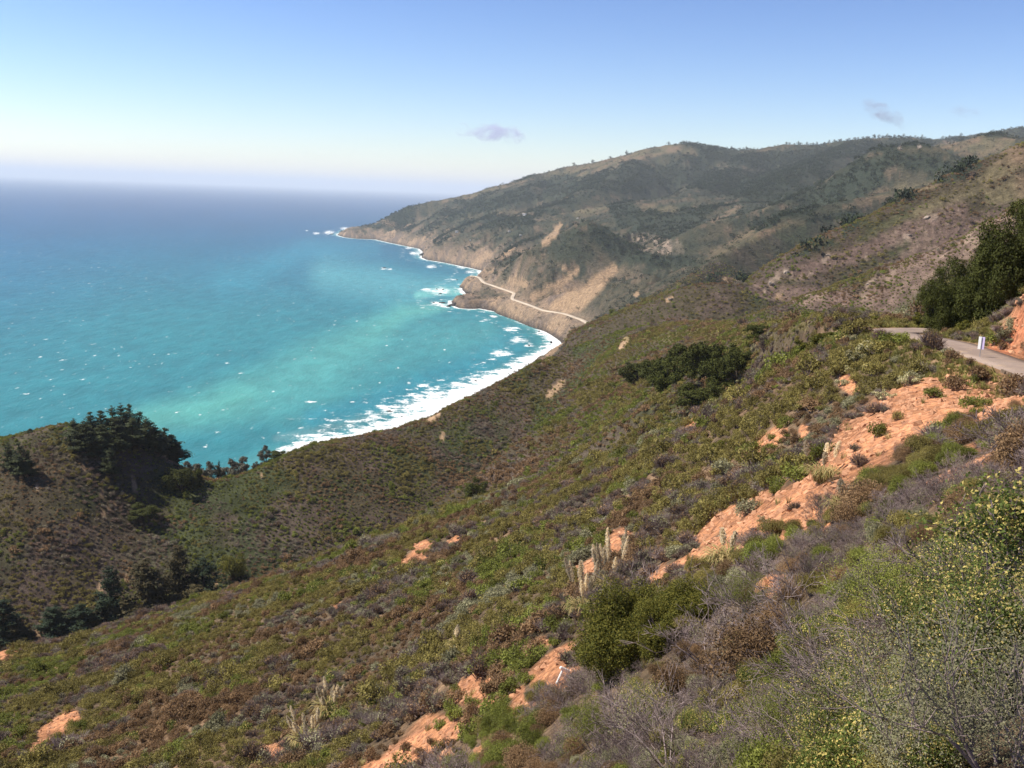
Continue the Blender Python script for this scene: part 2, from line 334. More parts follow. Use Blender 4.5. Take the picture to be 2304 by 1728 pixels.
class NT:
    def __init__(s, name):
        s.m = bpy.data.materials.new(name); s.m.use_nodes = True; s.n = s.m.node_tree.nodes; s.l = s.m.node_tree.links; s.n.clear()
        s.out = s.n.new('ShaderNodeOutputMaterial')
    def new(s, t, **k):
        n = s.n.new(t)
        for a, v in k.items():
            if a.startswith('_'): n.inputs[a[1:].replace('_', ' ')].default_value = v
            else: setattr(n, a, v)
        return n
    def ln(s, a, b): s.l.new(a, b)
    def mix(s, f, a, b, bt='MIX'):
        n = s.n.new('ShaderNodeMix'); n.data_type = 'RGBA'; n.blend_type = bt; n.clamp_factor = True
        for i, v in ((0, f), (6, a), (7, b)):
            if hasattr(v, 'links') or hasattr(v, 'is_linked'): s.l.new(v, n.inputs[i])
            elif i == 0: n.inputs[i].default_value = v
            else: n.inputs[i].default_value = (*v[:3], 1)
        return n.outputs[2]
    def math(s, op, a, b=0.0, c=None, clamp=False):
        n = s.n.new('ShaderNodeMath'); n.operation = op; n.use_clamp = clamp
        for i, v in enumerate((a, b, c)):
            if v is None: continue
            if hasattr(v, 'is_linked'): s.l.new(v, n.inputs[i])
            else: n.inputs[i].default_value = v
        return n.outputs[0]
    def noise(s, vec, scale, detail=4, rough=.55, dim='3D'):
        n = s.n.new('ShaderNodeTexNoise'); n.noise_dimensions = dim; n.inputs['Scale'].default_value = scale
        n.inputs['Detail'].default_value = detail; n.inputs['Roughness'].default_value = rough
        if vec is not None: s.l.new(vec, n.inputs['Vector'])
        return n.outputs[0]
    def ramp(s, v, a, b, c0=0.0, c1=1.0):
        n = s.n.new('ShaderNodeMapRange'); n.interpolation_type = 'SMOOTHSTEP'; s.l.new(v, n.inputs[0])
        n.inputs[1].default_value = a; n.inputs[2].default_value = b; n.inputs[3].default_value = c0; n.inputs[4].default_value = c1
        return n.outputs[0]
    def pos(s, sc=(1, 1, 1)):
        g = s.n.new('ShaderNodeNewGeometry'); m_ = s.n.new('ShaderNodeVectorMath'); m_.operation = 'MULTIPLY'
        s.l.new(g.outputs['Position'], m_.inputs[0]); m_.inputs[1].default_value = sc; return m_.outputs[0]
    def attr(s, name, typ='GEOMETRY'):
        n = s.n.new('ShaderNodeAttribute'); n.attribute_name = name; n.attribute_type = typ; return n
    def bsdf(s, col, rough=.8, spec=.2, normal=None, **k):
        n = s.n.new('ShaderNodeBsdfPrincipled')
        if hasattr(col, 'is_linked'): s.l.new(col, n.inputs['Base Color'])
        else: n.inputs['Base Color'].default_value = (*col[:3], 1)
        if hasattr(rough, 'is_linked'): s.l.new(rough, n.inputs['Roughness'])
        else: n.inputs['Roughness'].default_value = rough
        n.inputs['Specular IOR Level'].default_value = spec
        if normal is not None: s.l.new(normal, n.inputs['Normal'])
        for a, v in k.items(): n.inputs[a.replace('_', ' ')].default_value = v
        return n.outputs[0]
    def bump(s, h, dist, strength=1.0):
        n = s.n.new('ShaderNodeBump'); n.inputs['Strength'].default_value = strength; n.inputs['Distance'].default_value = dist
        s.l.new(h, n.inputs['Height']); return n.outputs[0]
    def done(s, sh): s.l.new(sh, s.out.inputs[0]); return s.m
def simple(name, col, rough=.7, var=.25, scale=6.0, spec=.2):
    t = NT(name); n = t.noise(t.pos(), scale); v = t.ramp(n, .3, .7, 1-var, 1+var)
    mx = t.new('ShaderNodeVectorMath', operation='SCALE'); mx.inputs[0].default_value = col[:3]; t.ln(v, mx.inputs['Scale'])
    return t.done(t.bsdf(mx.outputs[0], rough, spec))

# ------------------------------------------------------------------ what covers the ground
def stroke(px, py, pts, soft=.35):
    """1 inside a brush stroke of (pixel, pixel, half width), falling off softly"""
    best = np.full(px.shape, -9.0)
    if len(pts) == 1: pts = [pts[0], (pts[0][0]+.1, pts[0][1], pts[0][2])]
    for (x0, y0, w0), (x1, y1, w1) in zip(pts[:-1], pts[1:]):
        dx, dy = x1-x0, y1-y0; L = dx*dx+dy*dy+1e-6
        s = np.clip(((px-x0)*dx+(py-y0)*dy)/L, 0, 1); w = w0+(w1-w0)*s
        best = np.maximum(best, 1-np.hypot(px-x0-s*dx, py-y0-s*dy)/w)
    return best      # >0 inside
DIRT = [
 [(2304,872,26),(2220,862,26),(2150,858,22)], [(2304,925,26),(2210,935,24)],
 [(2300,835,14),(2250,850,20),(2190,862,30),(2130,890,38),(2060,930,42),(1990,965,40),(1930,1010,40),(1880,1070,38),(1840,1110,30),(1780,1140,28),(1720,1160,26),(1660,1190,18),(1640,1215,14)],
 [(2300,880,26),(2230,880,30),(2160,905,26)], [(1850,1110,24),(1790,1170,22),(1740,1195,16)],
 [(1650,1150,14),(1600,1180,16),(1580,1215,12)], [(2235,1025,12),(2190,1045,20),(2150,1065,16),(2120,1080,10)],
 [(1630,1230,22),(1600,1260,16)], [(1570,1250,18),(1530,1270,14),(1475,1300,16)],
 [(1410,1200,10),(1380,1225,16),(1350,1245,14)],[(1340,1265,14),(1310,1280,16),(1300,1295,8)],
 [(1760,965,8),(1730,985,12),(1700,1000,9)], [(1585,945,6),(1560,955,9),(1540,968,6)],
 [(1905,850,14),(1930,870,10)],[(1810,960,8),(1805,985,6)],
 [(1760,1310,14),(1740,1325,14),(1725,1335,8)],
 [(1285,1470,14),(1255,1490,20),(1215,1520,22),(1205,1535,12)],[(1285,1490,14),(1262,1515,12),(1245,1540,12)],
 [(1075,1530,26),(1035,1555,24),(1000,1570,10)],[(1085,1575,18),(1105,1600,14)],[(1165,1560,14),(1170,1590,14),(1140,1620,12)],
 [(985,1640,28),(945,1665,24),(905,1700,26),(880,1728,24)],[(1035,1625,12),(1010,1650,10)],[(1010,1705,16),(985,1728,16)],[(840,1728,14),(870,1715,10)],
 [(645,1680,12),(615,1690,14),(595,1705,8)], [(160,1610,14),(130,1630,18),(100,1660,14),(85,1690,8)],
 [(0,1480,14),(30,1473,9),(55,1466,4)], [(1030,1215,8),(1010,1230,6)],[(950,1230,12),(930,1258,12),(905,1270,8)],
 [(840,1560,6),(850,1555,6)],[(1170,1480,10),(1195,1455,8),(1230,1440,8)],[(1480,1180,4),(1500,1160,6)],[(1100,1680,6),(1080,1700,9)],
 [(760,1365,5),(745,1370,4)],[(1860,1200,10),(1880,1185,8)],[(2060,915,16),(2010,925,12)],
]
gpx, gpy = project(GX, GY, GZ)
DIRT = [[(a_, b_, c_*(1.9 if i_ < 5 else 1.4)+1) for a_, b_, c_ in st] for i_, st in enumerate(DIRT)]
near_m = RR < 230
wx = (fbm(GX/2.2, GY/2.2, 3, 91)-.5); wf = 1000.0/np.maximum(RR, 4)
d_px = gpx+(fbm(GX/3.1, GY/3.1, 3, 93)-.5)*2.6*FPX/np.maximum(RR, 6)*.55
d_py = gpy+(fbm(GX/3.1, GY/3.1, 3, 95)-.5)*2.6*FPX/np.maximum(RR, 6)*.38
def paint(lst, rlo, rhi, px=None, py=None):
    px = d_px if px is None else px; py = d_py if py is None else py
    out = np.zeros(GX.shape); m = (RR > rlo) & (RR < rhi); X = px[m]; Y = py[m]; o = np.full(X.shape, -9.0)
    for st in lst: o = np.maximum(o, stroke(X, Y, st))
    out[m] = sstep(-.05, .45, o); return out
dirt = paint(DIRT, 4, 225)
# far masks, edges broken by noise
nA = (fbm(GX/60, GY/60, 4, 101)-.5); nB = (fbm(GX/60, GY/60, 4, 103)-.5)
f_px = gpx+nA*26; f_py = gpy+nB*20
GRASS = [[(2304,345,26),(2180,420,24),(2080,470,14),(1960,520,10)],[(2304,420,40),(2230,440,22)],[(2109,415,6),(2040,428,9),(1960,448,8),(1900,470,6)],
 [(1800,500,6),(1740,520,12),(1680,530,12),(1640,555,10),(1600,575,8)],[(1718,470,4),(1760,455,5),(1800,440,4)],
 [(1240,392,5),(1330,372,8),(1440,348,11),(1530,332,12),(1560,345,6)],[(1290,400,5),(1390,372,6)],
 [(1180,478,6),(1230,470,12),(1120,480,5)],[(1450,470,14),(1520,472,12)],[(1560,392,4),(1580,397,5)],[(1600,412,6),(1640,405,4)],[(1570,425,6),(1630,432,6)],
 [(2109,330,8),(2160,330,14),(2210,330,26),(2270,325,20)],[(1000,452,5),(1110,424,6),(1180,408,5)],[(1300,480,12),(1360,470,8)],[(1660,470,5),(1600,500,5)]]
FORESTS = [[(1600,350,14),(1700,362,22),(1850,350,22),(2000,325,16),(2090,322,8)],[(1400,400,18),(1560,400,30),(1700,420,38),(1800,380,30),(1850,370,20)],
 [(1240,420,10),(1330,410,16),(1450,430,16)],[(1030,455,6),(1100,460,14),(1200,440,12)],[(1080,511,8),(1140,508,8),(1200,500,6)],[(1160,530,5),(1175,525,5)],
 [(1330,520,14),(1370,555,22),(1430,570,24),(1490,590,18),(1560,590,10)],[(1400,500,18),(1480,490,12),(1380,470,14),(1420,460,10)],[(1250,480,8),(1190,475,2),(1300,450,10)],
 [(1740,450,16),(1830,440,22),(1900,405,26),(2000,360,24),(2100,365,20),(2160,385,14)],[(1960,400,30),(1850,450,18),(1760,490,8),(1700,500,6)],
 [(1810,490,7),(1860,492,8),(1920,480,8)],[(1990,462,7),(2040,445,8),(2065,438,4)],[(2100,405,5),(2150,390,6),(2200,368,5)],[(1870,540,8),(1830,560,8),(1780,575,5)],[(1930,500,8),(1900,520,8)],
 [(1740,510,10),(1690,515,6)],[(2130,380,8),(2175,370,6)],[(1600,628,6),(1680,632,8)],[(1150,450,10),(1010,490,10)],[(1120,545,6),(1115,525,4)],[(1050,505,8),(1000,520,4)],
 [(2304,290,4),(2200,306,6)]]
PURPLE = [[(2240,520,60),(2100,560,60),(2020,640,60),(1960,690,50)],[(2150,470,30),(1950,560,24),(1800,620,24)],[(1700,650,20),(1900,680,30)]]
BARE = [[(1380,605,14),(1340,640,20),(1300,680,22),(1270,700,12)],[(1290,670,24),(1250,690,14)],[(1262,505,5),(1245,530,10),(1225,545,8)],[(1180,640,12),(1150,630,8)],[(1158,560,5),(1130,575,5)],
 [(1300,610,8),(1255,640,10),(1200,670,8)],[(1440,655,3),(1430,665,4)],[(1262,600,5),(1275,610,5)],
 [(300,1085,7),(305,1100,7)],[(230,1110,5),(225,1120,6)],[(258,1140,5),(235,1155,6),(220,1165,4)],[(228,1318,10),(222,1335,6)],[(288,1295,5),(280,1305,5)],[(90,1415,7),(80,1430,5)],[(485,1325,5),(490,1310,4)],
 [(190,1060,4),(185,1045,4)],[(83,1096,4)],[(1265,860,9),(1235,890,9)],[(995,985,7),(1000,975,5)],[(590,1072,4)],[(480,1180,3)],[(1240,795,8),(1225,812,8),(1262,772,6)],[(985,930,8),(965,948,8)],
 [(1500,675,6),(1510,668,4)],[(1750,668,6),(1765,672,4)],[(1630,628,8),(1660,634,5)],[(1410,765,9),(1395,785,6)]]
SCREE = [[(1430,535,14),(1470,540,15),(1530,555,12)],[(1445,560,8),(1540,570,5)],[(2026,333,6)],[(2070,328,7)],[(1152,553,5),(1160,560,4)],[(1905,500,6),(1890,495,5)],[(1950,485,4)],[(1865,575,5),(1850,590,6)],[(1770,610,9),(1735,635,8)],[(1830,615,5)],
 [(2090,490,7),(2110,485,6)],[(2030,530,5),(2040,535,5)],[(1720,655,6)],[(1880,680,4)],[(1955,635,5),(1950,650,4)]]
grass = paint(GRASS, 700, 9e3, f_px, f_py); forest = paint(FORESTS, 900, 9e3, f_px, f_py)
purple = paint(PURPLE, 280, 2400, f_px, f_py); bare = paint(BARE, 230, 4200, gpx+nA*8, gpy+nB*6); scree = paint(SCREE, 280, 6000, gpx+nA*8, gpy+nB*6)
forest = np.maximum(forest, sstep(.53, .6, fbm(GX/230, GY/230, 5, 111))*sstep(2300, 3200, RR)*(1-grass)*(GZ > 60)*.9)
cliffm = np.exp(-np.clip(GCD-18, 0, 1e9)/34)*(GCD > -30)*sstep(1500, 2300, RR)*(.4+1.2*fbm(GX/30, GY/30, 4, 131))
cliffm = np.maximum(cliffm, sstep(700, 300, GCD)*sstep(160, 40, GZ)*sstep(2000, 2400, RR)*sstep(.46, .6, fbm(GX/70, GY/70, 4, 133)))
cliffm = np.clip(cliffm, 0, 1)
def mixc(C, m, col): return C*(1-m[..., None])+np.array(col)*m[..., None]
C = np.zeros(GX.shape+(3,)); C[:] = (.115, .082, .052)
v = fbm(GX/14, GY/14, 4, 141); C = mixc(C, sstep(.5, .66, v)*(RR < 300), (.175, .115, .07))
mid = sstep(180, 300, RR)
C = mixc(C, mid, (.07, .056, .036)); C = mixc(C, mid*sstep(.42, .6, fbm(GX/55, GY/55, 5, 143)), (.05, .057, .026))
C = mixc(C, mid*sstep(.5, .66, fbm(GX/24, GY/24, 4, 145))*.8, (.095, .068, .055))
far = sstep(1300, 2200, RR)
C = mixc(C, far*.85, (.045, .052, .034)); C = mixc(C, far*sstep(.50, .62, fbm(GX/120, GY/120, 5, 147))*.7, (.085, .072, .045)); C = mixc(C, far*sstep(.58, .66, fbm(GX/36, GY/36, 4, 148))*.65, (.15, .105, .07)); C = mixc(C, far*sstep(.54, .6, fbm(GX/28, GY/28, 4, 146))*.75, (.03, .038, .026))
C = mixc(C, purple*.85, (.155, .105, .085)); C = mixc(C, purple*sstep(.55, .68, fbm(GX/11, GY/11, 4, 149))*.45, (.23, .165, .12))
grass *= .35+.65*sstep(.38, .6, fbm(GX/45, GY/45, 5, 150)); C = mixc(C, grass*.8, (.155, .128, .072)); C = mixc(C, grass*sstep(.45, .62, fbm(GX/80, GY/80, 4, 151))*.7, (.19, .125, .085))
C = mixc(C, forest*.92, (.032, .042, .028))
C = mixc(C, cliffm*.85, (.27, .185, .125)); C = mixc(C, cliffm*sstep(.5, .6, fbm(GX/22, GY/22, 5, 134))*.75, (.13, .10, .085)); C = mixc(C, cliffm*sstep(.55, .65, fbm(GX/45, GY/45, 4, 135))*.7, (.37, .25, .155)); C = mixc(C, bare*.9, (.36, .24, .145)); C = mixc(C, scree*(.25+.75*sstep(.45, .58, fbm(GX/16, GY/16, 4, 158)))*.85, (.33, .25, .19))
C = mixc(C, np.clip(sstep(13, 5, GZ+5*fbm(GX/12, GY/12, 3, 136))*(GCD < 60)*(RR > 800), 0, 1)*.85, (.045, .037, .034))
# rocky speckle on the mountain flank
spk = sstep(.70, .76, fbm(GX/7.5, GY/7.5, 3, 153))*purple
C = mixc(C, spk*.55, (.30, .225, .165))
ysl = paint([[(1420,760,18),(1560,745,22),(1700,740,22),(1850,725,16),(1930,708,8)]], 180, 800, f_px, f_py)
C = mixc(C, ysl*.6, (.14, .12, .045))
bank = paint([[(2340,690,60),(2304,760,60),(2250,780,30),(2225,792,14)]], 60, 100, gpx, gpy)*(ROADDIST > 1.9)
dirt2 = np.maximum(dirt, bank*(gpy > 560)*(AA > .38))
verge = sstep(6.5, 2.8, ROADDIST)
C = mixc(C, dirt2, (.46, .212, .105)); C = mixc(C, bank, (.40, .155, .08)); C = mixc(C, dirt2*sstep(.48, .68, fbm(GX/.9, GY/.9, 5, 155))*.75, (.33, .15, .08)); C = mixc(C, dirt2*sstep(.6, .7, fbm(GX/.35, GY/.35, 3, 156))*.7, (.22, .11, .07))
C = mixc(C, verge*.8*(1-bank), (.26, .17, .095))
C = mixc(C, sstep(9, 4, HWYD)*.9, (.42, .33, .24)); C = mixc(C, sstep(40, 8, HWYD)*.35, (.34, .25, .17))
C *= (.86+.28*fbm(GX/5, GY/5, 3, 157))[..., None]

t = NT("hillside"); a = t.attr("cover"); p_ = t.pos()
n1 = t.noise(p_, 2.4, 6, .65); n2 = t.noise(p_, .16, 7, .68); n3 = t.noise(p_, 9.0, 4, .6)
v1 = t.ramp(n1, .3, .72, .55, 1.4); v2 = t.ramp(n2, .32, .7, .62, 1.35)
mm = t.math('MULTIPLY', v1, v2); vs = t.new('ShaderNodeVectorMath', operation='SCALE'); t.ln(a.outputs['Color'], vs.inputs[0]); t.ln(mm, vs.inputs['Scale'])
rb = t.attr("relief"); h1 = t.math('MULTIPLY', n2, rb.outputs['Fac']); h = t.math('ADD', h1, t.math('MULTIPLY', n1, .16)); h = t.math('ADD', h, t.math('MULTIPLY', n3, .05))
m_ground = t.done(t.bsdf(vs.outputs[0], .95, .08, t.bump(h, 1.0, 1.0)))
me = mesh_np("hillside", np.stack([GX, GY, GZ], -1), gridfaces(*GX.shape)[:, ::-1], 4, True)
fattr(me, "cover", C, 'FLOAT_COLOR'); fattr(me, "relief", .5+5.5*sstep(250, 1500, RR))
tag(link("hillside", me, m_ground), kind='structure')

# ------------------------------------------------------------------ the sea
sa = np.linspace(-.75, .4, 1000); py_rows = np.concatenate([-np.linspace(.34, .0052, 900), -np.geomspace(.0051, .0008, 50)])
SA, ST = np.meshgrid(sa, py_rows, indexing='ij'); SR = H/-ST
SX, SY = SR*np.sin(SA), SR*np.cos(SA)
spx, spy = project(SX, SY, np.zeros_like(SX))
SD = np.full(SX.shape, -5e3); mk = (SR < 9500)
SD[mk] = -coast_d(SX[mk], SY[mk])                # now positive at sea
SD[~mk] = 4000
def spaint(pts, pxn=0, soft=1.0):
    n_ = (fbm(spx/160, spy/60, 3, 201)-.5)*pxn
    return sstep(0, soft, stroke(spx+n_*1.5, spy+n_*.5, pts))
WC = np.zeros(SX.shape+(3,)); WC[:] = (.022, .175, .195)
WC = mixc(WC, sstep(760, 500, spy), (.012, .11, .185)); WC = mixc(WC, sstep(600, 430, spy), (.010, .05, .14))
WC = mixc(WC, sstep(400, -100, spx)*.35*sstep(900, 600, spy), (.008, .09, .2))
# milky plume curling out from the headland
WC = mixc(WC, spaint([(1000,690,16),(900,704,44),(820,770,80),(720,830,100),(600,880,90),(430,925,70),(250,960,44)], 20, 1.1)*.9, (.085, .32, .27))
WC = mixc(WC, spaint([(1100,760,60),(950,760,90),(800,820,110),(640,880,110)], 30, .9)*.65, (.055, .25, .245))
WC = mixc(WC, spaint([(1150,780,70),(1000,860,60),(860,900,40),(700,940,30)], 10, .8)*.4, (.016, .2, .27))
WC = mixc(WC, spaint([(1060,640,30),(960,650,50),(860,640,70),(740,620,70)], 20, 1)*.7, (.085, .30, .32))
WC = mixc(WC, spaint([(1050,660,14),(990,655,16),(940,665,14)], 4, .9)*.7, (.16, .48, .42))
WC = mixc(WC, spaint([(520,640,60),(700,560,40),(850,560,26)], 30, .9)*.3, (.03, .26, .33))
WC = mixc(WC, sstep(60, 8, SD)*.55, (.10, .33, .32)); WC = mixc(WC, spaint([(620,985,14),(760,960,16),(900,920,16),(1000,890,10)], 6, .9)*.45, (.12, .22, .22))
nw = fbm(spx/90, spy/22, 4, 203)[..., None]; WC *= (.87+.22*nw)
wid = 20+34*sstep(2600, 1700, SR)+46*sstep(1800, 1350, SR)
wid = wid*(.45+1.1*fbm(SX/120, SY/120, 3, 205))
foam = np.exp(-np.clip(SD, 0, None)/wid)
foam = foam*sstep(560, 690, spx)
# surf over rocks
for px, py, w_ in [(864,604,9),(877,606,7),(1190,777,14),(1070,855,26),(933,948,40),(875,924,30),(904,936,24),(990,905,26),(700,904,14),(792,904,9),(955,868,20),(860,915,26),(1025,865,22),(1100,895,22),(1020,629,9),(990,655,30),(960,652,16),(1040,655,16),(985,684,24),(1000,690,14),(740,523,16),(712,525,10),(775,514,12),(690,519,5),(935,570,16),(920,558,10),(1130,795,30),(1165,765,26),(1110,712,12),(1085,722,9),(1150,740,22),(1090,720,10),(640,1020,40),(970,600,14),(1040,600,16),(1060,612,14)]:
    dx = (spx-px); dy = (spy-py)*3.0
    foam = np.maximum(foam, .60*np.exp(-(dx*dx+dy*dy)/(w_*w_*1.9)))
t = NT("water"); a = t.attr("tint"); fo = t.attr("foam"); p_ = t.pos()
geo = t.new('ShaderNodeMapping'); geo.inputs['Rotation'].default_value = (0, 0, .5); geo.inputs['Scale'].default_value = (1, .45, 1); t.ln(p_, geo.inputs['Vector'])
nf = t.noise(p_, .045, 8, .68); nf2 = t.noise(p_, .3, 6, .7)
# surf with lace-like edge
fs = t.math('ADD', fo.outputs['Fac'], t.math('MULTIPLY', t.math('SUBTRACT', nf, .5), 1.5)); fs = t.math('ADD', fs, t.math('MULTIPLY', t.math('SUBTRACT', nf2, .5), .5))
f1 = t.ramp(fs, .42, .62)
# white caps, small crests scattered by the wind
wc1 = t.noise(geo.outputs[0], .085, 3, .6); wc2 = t.noise(p_, .0022, 3, .5)
wv = t.math('ADD', wc1, t.math('MULTIPLY', t.math('SUBTRACT', wc2, .5), .16))
f2 = t.math('MULTIPLY', t.ramp(wv, .655, .75), .85); wc3 = t.noise(p_, .012, 2, .5); f3 = t.math('MULTIPLY', t.ramp(t.noise(geo.outputs[0], .02, 5, .7), .715, .76), .9)
sh_ = t.attr("shore"); ph = t.math('ADD', t.math('MULTIPLY', sh_.outputs['Fac'], .105), t.math('MULTIPLY', t.noise(p_, .012, 4, .6), 9.0))
br = t.math('ADD', t.math('MULTIPLY', t.math('SINE', ph), .17), t.math('MULTIPLY', t.math('SUBTRACT', nf, .5), 1.1)); br = t.math('MULTIPLY', t.ramp(br, .18, .30), t.ramp(sh_.outputs['Fac'], 60, 170, 1, 0))
ff = t.math('MAXIMUM', t.math('MAXIMUM', t.math('MAXIMUM', f1, f2), f3), t.math('MULTIPLY', br, .9))
sw = t.noise(geo.outputs[0], .03, 6, .62); sv = t.ramp(sw, .3, .7, .87, 1.13)
vs = t.new('ShaderNodeVectorMath', operation='SCALE'); t.ln(a.outputs['Color'], vs.inputs[0]); t.ln(sv, vs.inputs['Scale'])
fcol = t.mix(t.ramp(nf2, .35, .6), (.52, .60, .60), (.80, .80, .78)); col = t.mix(ff, vs.outputs[0], fcol)
hh = t.math('ADD', t.math('MULTIPLY', sw, 5.0), t.math('MULTIPLY', nf2, .6))
wat = t.bsdf(col, t.ramp(ff, 0, 1, .42, .95), .16, t.bump(hh, 1.0, .8)); m_water = t.done(wat)
me = mesh_np("water", np.stack([SX, SY, np.zeros_like(SX)], -1), gridfaces(*SX.shape)[:, ::-1], 4, True)
fattr(me, "tint", WC, 'FLOAT_COLOR'); fattr(me, "foam", foam); fattr(me, "shore", np.clip(SD+(spx < 640)*400, 0, 4000))
tag(link("water", me, m_water), kind='structure')

# ------------------------------------------------------------------ roads
def ribbon(name, P, w, mat, lift, uvw=None, skirt=0):
    P = np.asarray(P); T = np.gradient(P[:, :2], axis=0); T /= np.linalg.norm(T, axis=1)[:, None]; N = np.stack([T[:, 1], -T[:, 0]], 1)
    offs = [-w/2-.02, -w/2, -w/4, 0, w/4, w/2, w/2+.02]; V = np.zeros((len(P), 7, 3))
    for k, o_ in enumerate(offs):
        V[:, k, :2] = P[:, :2]+N*o_; V[:, k, 2] = P[:, 2]+lift+(.03*(1-(2*o_/w)**2) if 0 < k < 6 else -.3-skirt)
    o = link(name, mesh_np(name, V, gridfaces(len(P), 7), 4, True), mat); return tag(o, kind='structure')
t = NT("asphalt"); p_ = t.pos(); n1 = t.noise(p_, 1.2, 6, .65); n2 = t.noise(p_, 22, 3); n3 = t.noise(p_, .25, 3)
c = t.mix(t.ramp(n3, .35, .65), (.25, .185, .15), (.33, .25, .205)); c = t.mix(t.ramp(n1, .5, .68), c, (.36, .26, .18)); c = t.mix(t.ramp(n2, .4, .7, 0, .5), c, (.13, .12, .11))
m_asph = t.done(t.bsdf(c, .9, .2, t.bump(n2, .01)))
ribbon("road", ROAD, 3.5, m_asph, 0.02)
m_hwy = simple("pale_asphalt", (.46, .38, .29), .9, .15, .02)
hr = HWY.copy(); ribbon("coast_road", hr, 9.0, m_hwy, 1.0, skirt=4)

# ------------------------------------------------------------------ haze
def box(x0, x1, y0, y1, z0, z1):
    V = [(x, y, z) for x in (x0, x1) for y in (y0, y1) for z in (z0, z1)]
    F = [(0, 1, 3, 2), (4, 6, 7, 5), (0, 4, 5, 1), (2, 3, 7, 6), (0, 2, 6, 4), (1, 5, 7, 3)]
    return np.array(V, float), F
HAZE = 3.3e-5
hv, hf = box(-330000, 330000, -12000, 400000, float(min(GZ.min(), 0))-60, float(GZ.max())+70)
t = NT("haze"); vp = t.new('ShaderNodeVolumePrincipled'); vp.inputs['Color'].default_value = (.89, .95, 1.0, 1); vp.inputs['Density'].default_value = HAZE
vp.inputs['Anisotropy'].default_value = .0
t.l.new(vp.outputs[0], t.out.inputs['Volume'])
if USE_HAZE: tag(link("haze", mesh_np("haze", hv, np.array(hf)), t.m), kind='stuff')

# ------------------------------------------------------------------ plants: mesh building
RNG = np.random.default_rng(7)
class MB:
    """collects triangles with a material index"""
    def __init__(s): s.V = []; s.F = []; s.M = []; s.n = 0
    def add(s, V, F, mi=0):
        V = np.asarray(V, float).reshape(-1, 3); F = np.asarray(F, int).reshape(-1, 3)
        s.V.append(V); s.F.append(F+s.n); s.M.append(np.full(len(F), mi)); s.n += len(V)
    def leaves(s, P, N, size, mi=0, asp=.55, curl=.25):
        """one small bent leaf (two triangles) at each point P, facing about N"""
        n = len(P); size = np.broadcast_to(np.asarray(size, float), (n,))[:, None]
        N = N/np.maximum(np.linalg.norm(N, axis=1), 1e-6)[:, None]
        R = RNG.normal(size=(n, 3)); U = np.cross(N, R); U /= np.maximum(np.linalg.norm(U, axis=1), 1e-6)[:, None]; Wv = np.cross(N, U)
        a = P-U*size*.5; b = P+Wv*size*asp*.5+N*size*curl*.3; c = P+U*size*.5; d = P-Wv*size*asp*.5+N*size*curl*.3
        V = np.stack([a, b, c, d], 1).reshape(-1, 3); i = np.arange(n)*4
        s.add(V, np.stack([np.stack([i, i+1, i+3], 1), np.stack([i+1, i+2, i+3], 1)], 1).reshape(-1, 3), mi)
    def sticks(s, A, B, ra, rb, mi=0, k=3):
        """tapered k-sided rods from A to B"""
        A = np.atleast_2d(A); B = np.atleast_2d(B); n = len(A); D = B-A; L = np.maximum(np.linalg.norm(D, axis=1), 1e-6)[:, None]; D = D/L
        X = np.cross(D, np.where(abs(D[:, 2:3]) > .9, [[1., 0, 0]], [[0, 0, 1.]])); X /= np.maximum(np.linalg.norm(X, axis=1), 1e-6)[:, None]; Y = np.cross(D, X)
        ra = np.broadcast_to(np.asarray(ra, float), (n,))[:, None]; rb = np.broadcast_to(np.asarray(rb, float), (n,))[:, None]
        V = []
        for (C_, r_) in ((A, ra), (B, rb)):
            for q in range(k):
                an = 2*math.pi*q/k; V.append(C_+(X*math.cos(an)+Y*math.sin(an))*r_)
        V = np.stack(V, 1).reshape(-1, 3); i = (np.arange(n)*2*k)[:, None]; F = []
        for q in range(k):
            q2 = (q+1) % k; F.append(np.concatenate([i+q, i+q2, i+k+q2], 1)); F.append(np.concatenate([i+q, i+k+q2, i+k+q], 1))
        s.add(V, np.stack(F, 1).reshape(-1, 3), mi)
    def mesh(s, name, mats, smooth_=False):
        V = np.concatenate(s.V); F = np.concatenate(s.F); me = mesh_np(name, V, F, 3, smooth_)
        for m_ in mats: me.materials.append(m_)
        me.polygons.foreach_set('material_index', np.concatenate(s.M).astype(np.int32)); return me
def unit(n):
    d = RNG.normal(size=(n, 3)); return d/np.linalg.norm(d, axis=1)[:, None]
def lumps(mb, cen, rad, n_each, size, mi=0, flat=.8, shell=.35, up=.35, bottom=-.5):
    """leaves on the shells of rounded lumps"""
    cen = np.asarray(cen, float)
    for c_, r_ in zip(cen, rad):
        n = max(4, int(n_each*(r_/np.mean(rad))**2)); d = unit(n*2); d = d[d[:, 2] > bottom][:n]; n = len(d)
        rr = r_*(1-shell*RNG.random(n)**1.6)*(1+.22*np.sin(d[:, 0]*5+c_[0]*3)*np.sin(d[:, 1]*6+c_[1]*2))
        P = c_+d*rr[:, None]*np.array([1, 1, flat])
        mb.leaves(P, d+np.array([0, 0, up])+RNG.normal(size=(n, 3))*.75, size*(.6+.8*RNG.random(n)), mi)
